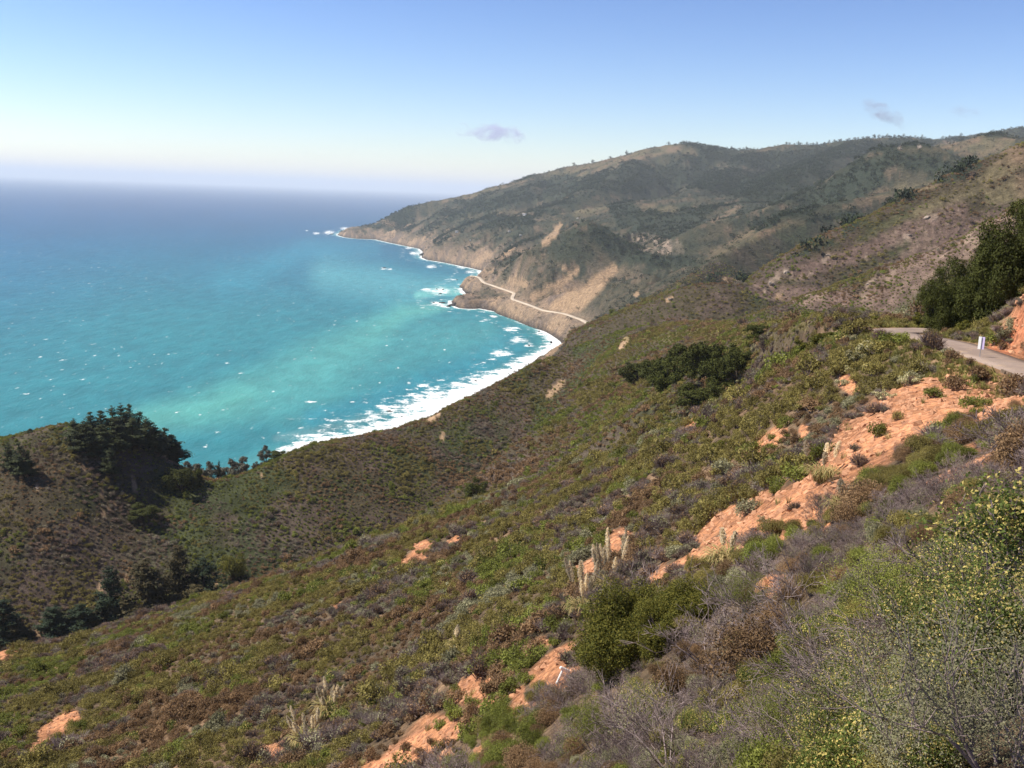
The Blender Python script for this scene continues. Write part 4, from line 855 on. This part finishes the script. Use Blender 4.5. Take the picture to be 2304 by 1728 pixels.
plant(oak[0], "bush", "bush", 318, 1165, 42, "wide patch-like green bush on the left hillside", None, None, 76, 10, 5)
G = "oaks of the dark grove in the upper gully"
for i, (px, py, h_, w_, lb) in enumerate([(1436,862,62,76,"leftmost green oak of the grove"),(1472,868,78,80,"second oak from the left in the grove"),(1508,880,92,86,"oak with grey bare limbs at the centre front of the grove"),(1545,850,92,90,"oak behind the centre of the grove"),(1585,850,104,90,"topmost oak of the grove, its crown above the crest"),(1622,858,98,90,"oak right of the topmost one in the grove"),(1655,872,86,76,"rightmost tall oak of the grove"),(1668,886,58,60,"low dark oak under the right side of the grove"),(1616,905,66,90,"dark oak at the lower right foot of the grove"),(1560,912,58,86,"brownish oak at the bottom of the grove"),(1700,880,44,60,"small green oak apart on the right of the grove")]):
    plant(oak[i % 3], "oak_tree", "oak tree", px, py, h_*1.12, lb, G, (240, 420), w_*1.2, 10, 5.0)
# roadside trees
rk = [broadleaf(861+i, 'darkoak', 10, 4.6, 42000, .2, 40, .05, ((-1.6, .6, -1)[i], 0), .35) for i in range(3)]
G = "trees overhanging the road at the right"
for i, (px, py, h_, w_, r_, lb) in enumerate([(2130,737,160,110,103,"leftmost tree over the road, with a separate low crown"),(2178,748,225,140,103,"dense tree above the grass verge, second from the left"),(2236,748,262,160,101,"tall tree behind the road marker"),(2300,705,275,180,99,"tallest tree at the right picture edge above the red bank"),(2262,745,190,140,104,"dark undergrowth tree at the foot of the bank"),(2370,650,300,170,98,"tree mostly outside the right edge beside the red bank")]):
    plant(rk[i % 3], "roadside_tree", "tree", px, py, h_, lb, G, r_, w_*1.15, 10, 5.0)
sh = [broadleaf(871+i, 'green', 10, 5.0, 6000, .6, 12, .05, (0, 0), .35, None, .8) for i in range(2)]; shd = [broadleaf(875+i, 'goldbush', 10, 5.0, 9000, .5, 12, .05, (0, 0), .35, None, .8) for i in range(2)]
for i, (px, py, h_, w_, r_, ms, lb) in enumerate([(2080,736,46,54,106,shd[0],"pale olive bush at the left foot of the roadside trees"),(2168,756,40,50,97,shd[1],"low green bush on the verge in front of the roadside trees"),(1990,716,34,60,112,shd[0],"dark green bush on the crest left of the road bend"),(1950,722,34,56,116,shd[1],"second dark bush on the crest, left of the bend"),
  (1868,772,34,44,104,shd[0],"dark green bush at the top of the row below the crest"),(1845,792,40,50,102,shd[1],"dark green bush in the middle of the row below the crest"),(1806,826,50,52,104,shd[0],"dark green bush at the bottom of the row below the crest"),(1640,1130,34,60,None,sh[0],"bright green bush above the upper end of the dirt chutes"),(1625,1010,26,50,None,shd[1],"dark bush beside the thin dirt streak near the slope's skyline")]):
    plant(ms, "bush", "bush", px, py, h_, lb, None, r_, w_, 10, 5.2)
# the big golden bush in the foreground
gbig = [broadleaf(881+i, 'goldbush', 10, 5.6, 60000, .20, 46, .02, (0, 0), .3, None, .9) for i in range(2)]
plant(gbig[0], "golden_bush", "bush", 1412, 1500, 215, "large golden-olive bush beside the lower dirt patch", None, None, 275, 10, 6.3)
plant(gbig[1], "golden_bush", "bush", 1560, 1408, 140, "upper right golden-olive bush joined to the largest one", None, None, 200, 10, 6.3)
plant(gbig[1], "golden_bush", "bush", 1505, 1448, 160, "middle golden-olive bush, dark on its lower side", None, None, 200, 10, 6.3)

# far ridge trees
sky_t = [conifer(891+i, 'farwood', 10, 3, 90, 2.2, .05, .5) for i in range(2)]
def rt(px, py, h_, w_, lb, grp): 
    a = dirpx([px], [py])[0][0]; i = np.argmin(abs(AZ-a)); m_ = RR[i] > 4500; j = np.argmax(np.where(m_, TEL[i], -9)); r_ = RR[i, j]
    plant(sky_t[int(px) % 2], "ridge_tree", "tree", px, py, h_, lb, grp, r_, w_, 10, 3)
rt(1646, 332, 8, 7, "left one of two lone trees on the far skyline", None); rt(1679, 332, 9, 7, "right one of two lone trees on the far skyline", None)
rg_ = np.random.default_rng(77)
for px in list(range(1765, 2095, 9))+list(range(2120, 2170, 10))+[1290, 1335, 1372, 1410, 1500, 1610]:
    rt(px+rg_.random()*6, 320, 4+6*rg_.random()**1.5, 8+5*rg_.random(), "tiny dark tree silhouetted along the wooded far ridge line", "trees along the far ridge line")

# cream flowering bushes
fl = []
for i in range(2):
    RNG = np.random.default_rng(900+i); mb = MB(); c_ = RNG.normal(size=(14, 3))*np.array([.34, .34, .12])+np.array([0, 0, .42]); lumps(mb, c_, np.full(14, .17), 90, .075, 0, .7, .3, .9); lumps(mb, c_*np.array([1, 1, .8]), np.full(14, .2), 40, .08, 1)
    mb.sticks(np.zeros((14, 3)), c_, .012, .006, 2); fl.append(mb.mesh("flower_crown", [ML['cream'], ML['sage'], m_twig]))
G = "cream flowering bushes below the road bend"
for i, (px, py, w_, lb) in enumerate([(1921,770,34,"small cream flowering bush nearest the road bend"),(1960,795,52,"largest cream flowering bush, uppermost of the chain"),(1932,815,48,"cream flowering bush in the middle of the chain"),(1912,838,26,"faint cream bush at the lower end of the chain"),(1892,868,30,"cream flowering bush beside the small dirt scar"),(1965,835,30,"thin yellowish bush right of the chain"),(2046,868,44,"cream flowering bush alone above the big dirt chute"),(1987,897,34,"pale flowering bush at the edge of the big dirt chute"),(2250,1000,40,"greyish cream bush low on the right above the small dirt patch"),(1720,1175,26,"yellow-stemmed flowering bush on the middle dirt chute")]):
    p = spot(px, py); k = mpp(p)*w_/1.2; e = thing("flowering_bush", p-np.array([0, 0, .05]), label=lb, cat="flowering bush", group=G, rz=i*1.3, s=k); link("flower_crown", fl[i % 2], None, e)

# pampas grass
def pampas(seed, nb, npl, Hh, lean):
    global RNG; RNG = np.random.default_rng(seed); bb = MB(); a = RNG.random(nb)*6.28; L = (.9+.7*RNG.random(nb)); out = np.stack([np.cos(a), np.sin(a), 0*a], 1); S = np.stack([-np.sin(a), np.cos(a), 0*a], 1)*.022
    off = unit(nb)*np.array([.5, .5, 0]); q = [off+out*.12, off+out*.35*L[:, None]+np.array([0, 0, .6])*L[:, None], off+out*.72*L[:, None]+np.array([0, 0, .72])*L[:, None], off+out*1.0*L[:, None]+np.array([0, 0, .45])*L[:, None]]
    V = np.stack([q[0]-S, q[0]+S, q[1]-S, q[1]+S, q[2]-S*.8, q[2]+S*.8, q[3]], 1).reshape(-1, 3); i = (np.arange(nb)*7)[:, None]
    bb.add(V, (i[:, None]+np.array([[0, 1, 3], [0, 3, 2], [2, 3, 5], [2, 5, 4], [4, 5, 6]])[None]).reshape(-1, 3)); blades = bb.mesh("leaf_clump", [ML['straw']]); pl = []
    for k in range(npl):
        mb = MB(); a = RNG.random()*6.28; d = np.array([math.cos(a)*.22+lean[0], math.sin(a)*.22+lean[1], 1.0]); L = Hh*(.7+.45*RNG.random()); n = 420; f = RNG.random(n)
        B0 = np.array([math.cos(a), math.sin(a), 0])*(.15+.65*RNG.random())*(npl > 3)+np.array([0, 0, 0]); mb.sticks(B0, B0+d*L, .012, .006, 0, 3); P = B0+d*(L*(.66+.40*f))[:, None]+RNG.normal(size=(n, 3))*(.065*np.sin(math.pi*np.clip(f, .04, .96))**.7)[:, None]
        mb.leaves(P, np.cross(np.tile(d, (n, 1)), unit(n)), .15, 1, .28); pl.append(mb.mesh("plume", [ML['straw'], ML['plume']]))
    return blades, pl
PAMP = [(745,1612,14,2.3,"biggest pampas clump, with a dozen cream plumes, low on the slope",(-.05,0),1.0),(690,1678,9,2.2,"pampas clump with thin plumes at the lower left of the biggest one",(-.2,0),.9),(575,1745,7,1.6,"pampas clump cut by the bottom edge of the picture",(0,0),.9),
 (1366,1335,11,3.3,"straw pampas clump above the golden bush",(-.05,0),.8),(1312,1388,9,3.0,"drier pampas clump left of the golden bush, with bare stalks",(-.1,0),.8),(1632,1280,2,1.9,"pampas clump with a single white plume on the dirt chute",(-.05,0),.8),(1850,1085,4,2.0,"yellow pampas clump with fallen stalks on the big dirt chute",(0,0),.7),
 (1026,1462,3,1.7,"small pampas clump with three plumes in the middle of the slope",(-.1,0),.55),(1900,1165,2,1.3,"short straw clump at the right edge of the big dirt chute",(0,0),.6)]
for i, (px, py, npl, hh_, lb, ln_, bs) in enumerate(PAMP):
    p = spot(px, py, 40 if py > 1728 else None); bl, pls = pampas(1000+i, int(320*bs), npl, hh_, ln_); e = thing("pampas_grass", p, lb, "pampas grass", "pampas grass clumps on the near slope", 0, 1.0)
    o = link("leaf_clump", bl, None, e); o.scale = (bs, bs, bs)
    for q in pls: link("plume", q, None, e)

# bare dead shrubs of the foreground
def dead(seed, L, wind, depth=4, r=.022, nst=6):
    global RNG; RNG = np.random.default_rng(seed); mb = MB(); tips = []
    for k in range(nst):
        a = 6.28*k/nst+RNG.random()*.6; grow(mb, [math.cos(a)*.05, math.sin(a)*.05, -.05], [math.cos(a)*.6+wind[0], math.sin(a)*.6+wind[1], .85], L, r, depth, 0, tips, 4, .42, .12, (2, 3), .72, (wind[0]*.4, wind[1]*.4, 0))
    return mb.mesh("branches", [m_twig])
DEADS = [(2000,1640,.62,(-.8,.1),"largest bare grey shrub, its long branches sweeping up to the left",4,.016,7),(1870,1560,.5,(-.6,.1),"bare grey-mauve shrub with a fine tangle of twigs left of the leafy yellow one",4,.013,7),(1800,1690,.42,(-.7,0),"bare shrub spreading low near the bottom edge",4,.012,6),(2010,1475,.42,(-.5,.2),"bare thin-twigged shrub behind the leafy yellow one",4,.010,5),
 (1600,1500,.5,(-.4,.1),"small bare shrub left of the rusty brown brush",3,.011,5),(1650,1660,.36,(-.3,0),"pale bare shrub above the bottom edge",4,.010,5),(2150,1345,.5,(-.1,.1),"bare upright stems in front of the leggy small tree",3,.012,4),(1790,1430,.55,(-.4,.1),"grey bare shrub above the rusty brown brush",4,.011,6),(1500,1720,.55,(-.2,.2),"bare shrub with two bleached stalks at the bottom edge",3,.013,5),(1480,1415,.5,(-.3,.1),"small bare grey shrub on the right flank of the golden bush",3,.013,5)]
for i, (px, py, L, wd, lb, dp, r_, ns) in enumerate(DEADS):
    L *= .92; dp = 3
    p = spot(px, py); k = min(3.2, max(.8, np.hypot(p[0], p[1])/11.)); e = thing("bare_shrub", p, lb, "dead shrub", "bare grey shrubs of the foreground", i, k*.9); link("branches", dead(1100+i, L, (wd[0], wd[1]), dp, r_, ns), None, e); e.rotation_euler = (0, 0, 0)
# leafy foreground shrubs
def leafy(seed, mat, R, Hh, n, leaf, nst=7, trunk=.0):
    global RNG; RNG = np.random.default_rng(seed); sb = MB(); cb = MB(); tips = []
    for k in range(nst):
        a = 6.28*k/nst+RNG.random(); b0 = np.array([math.cos(a)*.05*R, math.sin(a)*.05*R, -.05])
        if trunk: b0 = np.array([0, 0, trunk])
        grow(sb, b0, [math.cos(a)*.7, math.sin(a)*.7, .9], Hh*.5, .016 if not trunk else .014, 3, 0, tips, 4, .4, .3, (2, 3), .7)
    if trunk:
        p = np.array([0, 0, -.1])
        for q in range(5): p2 = np.array([math.sin(q*1.3)*.035, math.cos(q)*.02, -.1+(trunk+.1)*(q+1)/5]); sb.sticks(p, p2, .045-.003*q, .042-.003*q, 0, 7); p = p2
    T_ = np.array(tips); q = RNG.integers(0, len(T_), n); P = T_[q]+RNG.normal(size=(n, 3))*.075*R/.6; cb.leaves(P, RNG.normal(size=(n, 3))+np.array([0, 0, .9]), leaf*(.6+.8*RNG.random(n)), 0, .6, .5)
    return sb.mesh("stems", [m_twig]), cb.mesh("leaves", [ML[mat]])
lf = [leafy(1200+i, ('bloom', 'bloom', 'green', 'sage')[i], .62, .95, (15000, 15000, 13000, 15000)[i], (.024, .022, .024, .018)[i]) for i in range(4)]; lt = leafy(1210, 'bloom', .5, .55, 5200, .03, 6, .62)
LEAFY = [(2110,1530,0,.95,"broad leafy shrub flecked with yellow, largest in the right foreground"),(1960,1610,1,.75,"yellow-flecked shrub below the broad one, among bare branches"),(2270,1590,0,.8,"yellow-flecked shrub at the right edge under the leggy small tree"),(1890,1715,1,.8,"yellow-flecked green shrub at the bottom edge, left of the sage"),(2000,1400,2,1.0,"dark green shrub behind the broad yellow-flecked one"),(1760,1690,2,.7,"green shrub under bare branches at the bottom edge"),
 (2250,1727,3,.7,"soft grey-green sage filling the bottom right corner"),(2080,1760,3,.6,"soft grey-green sage left of the corner one"),(2290,1420,1,1.0,"yellow-flecked shrub cut by the right edge, behind the small tree"),(1680,1380,2,1.1,"bright green shrub above the rusty brush"),(1450,1640,1,1.15,"olive yellow-flecked shrub left of the bleached stalks"),(1340,1690,2,1.3,"fresh green low shrub near the bottom edge, right of the dirt")]
for i, (px, py, k, s_, lb) in enumerate(LEAFY):
    p = spot(px, min(py, 1727), 5.2 if py > 1728 else None); e = thing("leafy_shrub", p-np.array([0, 0, .08]), lb, "shrub", "leafy shrubs of the foreground", i*1.1, s_); link("stems", lf[k][0], None, e); link("leaves", lf[k][1], None, e)
p = spot(2236, 1500); e = thing("small_tree", p, "leggy small tree with a bare grey trunk and yellow-green crown at the right edge", "tree", None, .4, 1.15); link("trunk", lt[0], None, e); link("crown", lt[1], None, e)
p = spot(1690, 1530); RNG = np.random.default_rng(1300); me_ = shrub_mesh('brown', 5200, .04, 12, .7, .6, 50, 90, .005); e = thing("rusty_shrub", p-np.array([0, 0, .05]), "rusty brown dry shrub with dark shade under it", "shrub", None, 0, 1.9); link("foliage", me_, None, e)

# road marker, retaining board, white pipe post
m_white = simple("white_reflective_paint", (.86, .86, .82), .45, .04, 3, .4); m_lilac = simple("faded_lilac_paint", (.66, .56, .80), .5, .05, 3, .4); m_steel = simple("galvanised_steel", (.30, .31, .33), .5, .15, 8, .4); m_wood = simple("shade_toned_board", (.17, .125, .09), .85, .3, 5)  # board wood coloured dark to stand in for the shadow gap under the shoulder
def bevbox(name, sx, sy, sz, mat, bev=.01, c=(0, 0, 0)):
    import bmesh
    bm = bmesh.new(); bmesh.ops.create_cube(bm, size=1.0)
    for v in bm.verts: v.co = (v.co.x*sx+c[0], v.co.y*sy+c[1], v.co.z*sz+c[2])
    bmesh.ops.bevel(bm, geom=list(bm.edges), offset=bev, segments=2, affect='EDGES'); me = bpy.data.meshes.new(name); bm.to_mesh(me); bm.free(); me.materials.append(mat); return me
p = spot(2204, 806, 75.2); k = mpp(p); e = thing("road_marker", p, "white and lilac marker panel on a steel post at the road's edge", "road marker", None, -.62, 1.0)
link("post", bevbox("post", .045, .03, 1.6, m_steel, .006, (0, -.03, .65)), None, e)
link("panel", bevbox("panel", .19, .02, .86, m_white, .008, (-.105, .002, 1.05)), None, e); o = link("panel", bevbox("panel", .19, .02, .86, m_lilac, .008, (.105, .002, 1.05)), None, e)
pa, pb = spot(2252, 838), spot(2325, 866); d = pb-pa; L = float(np.linalg.norm(d)); e = thing("retaining_board", (pa+pb)/2+np.array([0, 0, .1]), "long board holding up the road shoulder at the right edge, coloured dark for the shadow gap under it", "board", None, math.atan2(d[1], d[0]), 1.0)
o = link("plank", bevbox("plank", L, .07, .26, m_wood, .01), None, e); o.rotation_euler = (0, -math.asin(d[2]/L), 0)
for q in (-.35, .3): link("stake", bevbox("stake", .08, .08, 1.0, m_wood, .01, (L*q, -.08, -.35)), None, e)
p = spot(1254, 1540)+np.array([0, 0, .12]); k = mpp(p); e = thing("white_pipe", p, "white T-shaped pipe end leaning out of the lower dirt patch", "pipe", None, .2, 1.25); e.rotation_euler = (0, .38, .2)
link("post", bevbox("post", .085, .085, .62, m_white, .02, (0, 0, .22)), None, e); o = link("crossbar", bevbox("crossbar", .44, .11, .11, m_white, .02, (0, 0, .56)), None, e); o.rotation_euler = (0, .12, 0)
for i, (px, py, h_, lb) in enumerate([(1503,1694,66,"straight bleached stalk standing at the bottom of the slope"),(1530,1690,34,"short bleached stalk leaning right of the straight one")]):
    p = spot(px, py); k = mpp(p); mb = MB(); L = h_*k; RNG = np.random.default_rng(50+i); q0 = np.array([0, 0, -.05])
    for q in range(4): q1 = np.array([.02*math.sin(q*2.1+i)+.12*q*i*L, .01*q, L*(q+1)/4]); mb.sticks(q0, q1, .016-.002*q, .014-.002*q, 0, 5); q0 = q1
    tag(link("dead_stalk", mb.mesh("dead_stalk", [m_pale])), lb, "dead stalk").location = p

# rocks
srk = [rock_mesh("sea_rock_%d" % i, 1400+i, mr_sea, 3, .5, (1, .8, .8)) for i in range(4)]; prk = [rock_mesh("pale_rock_%d" % i, 1410+i, mr_pale, 3, .5, (1, .9, .8)) for i in range(3)]
def rock(name, me_, px, py, w_, hz, lb, cat, grp, on_sea=True):
    if on_sea: q = sea(px, py); p = np.array([q[0], q[1], 0.])
    else: p = spot(px, py)
    k = mpp(p)*w_/2; o = link(name, me_, None); o.location = p; o.scale = (k, k*.8, k*hz); o.rotation_euler = (0, 0, px % 3.); tag(o, lb, cat, grp)
G = "rocks standing in the surf"
for i, (px, py, w_, hz, lb) in enumerate([(1023,688,22,.8,"big dark sea stack at the tip of the nearer headland"),(1008,690,10,.6,"dark rock just left of the big sea stack"),(996,682,15,.35,"flat dark reef left of the big sea stack"),(976,681,10,.3,"outermost flat reef off the nearer headland"),(991,661,9,.5,"dark rock in the foam off the upper headland"),(983,651,8,.4,"small rock behind the one in the foam off the upper headland"),(997,652,6,.6,"pointed small rock off the upper headland"),(1028,630,8,.4,"rock with white water below the far road end"),
  (865,603,10,.35,"lone awash rock far out in the bay"),(948,575,12,1.0,"dark rock at the foot of the pale far point"),(1190,778,8,.5,"rock in the foam near the head of the bay"),(1240,772,9,1.1,"upright rock on the shore at the head of the bay"),(1070,857,9,.5,"rock in the middle of the long surf band"),(933,948,14,.3,"long low rock in the thick surf nearest the slope"),(876,926,11,.5,"dark rock under the breaker nearest the slope"),(904,938,8,.4,"small rock between two others in the thick surf"),(1108,905,6,.5,"tiny rock at the water's edge below the brush"),(745,527,12,.25,"low reef off the farthest headland"),(1213,746,7,.6,"rock at the cliff foot near the head of the bay"),(1150,830,7,.4,"rock half buried in foam along the surf band")]):
    rock("sea_rock", srk[i % 4], px, py, w_, hz, lb, "sea rock", G)
G = "pale boulders on the slopes"
for i, (px, py, w_, hz, lb) in enumerate([(83,1098,10,.5,"white boulder alone on the brown hillside at the far left"),(590,1076,8,1.0,"pale upright boulder on the crest below the gum trees"),(2026,336,9,.8,"left pale outcrop on the dark rocky hill"),(2068,331,13,.8,"right pale outcrop on top of the dark rocky hill"),(1930,700,14,.8,"grey boulder behind the crest left of the road bend"),(1508,675,14,.7,"pale boulder beside the trail below the dome"),(1865,575,12,.6,"pale rocks low on the grassy spur"),(1952,640,10,.8,"square pale boulder on the mauve mountain flank"),(2045,530,12,.6,"white boulder pair on the mauve mountain flank"),(2085,490,14,.8,"pale crag in the middle of the mauve flank"),(1770,612,14,.8,"upper crag of the two low on the mauve flank"),(1735,640,18,.8,"lower crag of the two low on the mauve flank"),(1152,556,5,2.2,"pale pillar-like rock above the far road"),(1895,505,12,.7,"pink-grey crag between the two green spurs")]):
    rock("boulder", prk[i % 3], px, py, w_, hz, lb, "boulder", G, False)

# little houses on the far bench
m_wall = simple("pale_house_wall", (.74, .70, .64), .8, .06, .2); m_roof = simple("grey_roof", (.45, .40, .38), .8, .1, .2)
for i, (px, py, w_, lb) in enumerate([(1180,485,9,"largest white house below the green meadow"),(1028,523,7,"white house on the shoulder above the far cliffs"),(1146,522,5,"small white house left of the tree clump on the bench"),(1171,530,5,"small white house in the tree clump on the bench"),(1300,492,5,"white house on the hill left of the pointed spur"),(1058,541,4,"tiny white house low on the far cliff slope")]):
    p = spot(px, py); s_ = mpp(p)*w_; e = thing("house", p, lb, "house", "white houses on the far coast", .4*i-.6, s_/10)
    link("wall", bevbox("wall", 10, 6, 4, m_wall, .05, (0, 0, 1.6)), None, e)
    V = np.array([(-5.4, -3.5, 3.55), (5.4, -3.5, 3.55), (5.4, 3.5, 3.55), (-5.4, 3.5, 3.55), (-5.4, 0, 5.6), (5.4, 0, 5.6)]); mb = MB(); mb.add(V, [(0, 1, 5), (0, 5, 4), (2, 3, 4), (2, 4, 5), (0, 4, 3), (1, 2, 5), (0, 2, 1), (0, 3, 2)]); link("roof", mb.mesh("roof", [m_roof]), None, e)

# ------------------------------------------------------------------ clouds, beyond the haze
def cloud(px, py, w_, h_, D, col, dens, tilt, lb, seed):
    a, t_ = dirpx([px], [py]); c_ = np.array([D*math.sin(a[0]), D*math.cos(a[0]), H+t_[0]*D]); k = D/FPX; sx, sz = w_*k/2, h_*k/2
    import bmesh
    bm = bmesh.new(); bmesh.ops.create_icosphere(bm, subdivisions=4, radius=1.0)
    t = NT("cloud_vapour"); tc = t.new('ShaderNodeTexCoord'); le = t.new('ShaderNodeVectorMath', operation='LENGTH'); t.ln(tc.outputs['Object'], le.inputs[0])
    mp = t.new('ShaderNodeMapping'); mp.inputs['Location'].default_value = (seed*3.1, seed*1.7, 0); mp.inputs['Scale'].default_value = (1.0, .5, h_/w_*1.6); t.ln(tc.outputs['Object'], mp.inputs['Vector'])
    n = t.noise(mp.outputs[0], 2.6, 5, .62); f = t.math('SUBTRACT', t.math('MULTIPLY', t.math('SUBTRACT', n, .36), 3.2), t.math('MULTIPLY', t.math('POWER', le.outputs['Value'], 2.0), .85))
    de = t.math('MULTIPLY', t.math('MAXIMUM', f, 0), dens); vp = t.new('ShaderNodeVolumePrincipled'); vp.inputs['Color'].default_value = (*col, 1); t.ln(de, vp.inputs['Density']); t.l.new(vp.outputs[0], t.out.inputs['Volume'])
    me = bpy.data.meshes.new("cloud"); bm.to_mesh(me); bm.free(); me.materials.append(t.m); o = link("cloud", me); o.location = c_; o.scale = (sx, sx*.5, sz); o.rotation_euler = (0, tilt, -a[0]); tag(o, lb, "cloud", "small clouds")
cloud(1112, 300, 190, 52, 16000, (.62, .57, .80), .0062, .04, "lavender cloud low in the middle of the sky", 1)
cloud(1990, 255, 130, 46, 12000, (.42, .38, .48), .0065, .42, "grey-brown slanting wisp above the mountains", 2)
cloud(2172, 252, 90, 34, 12000, (.45, .45, .58), .003, .1, "faint wisp at the right, barely there", 3)
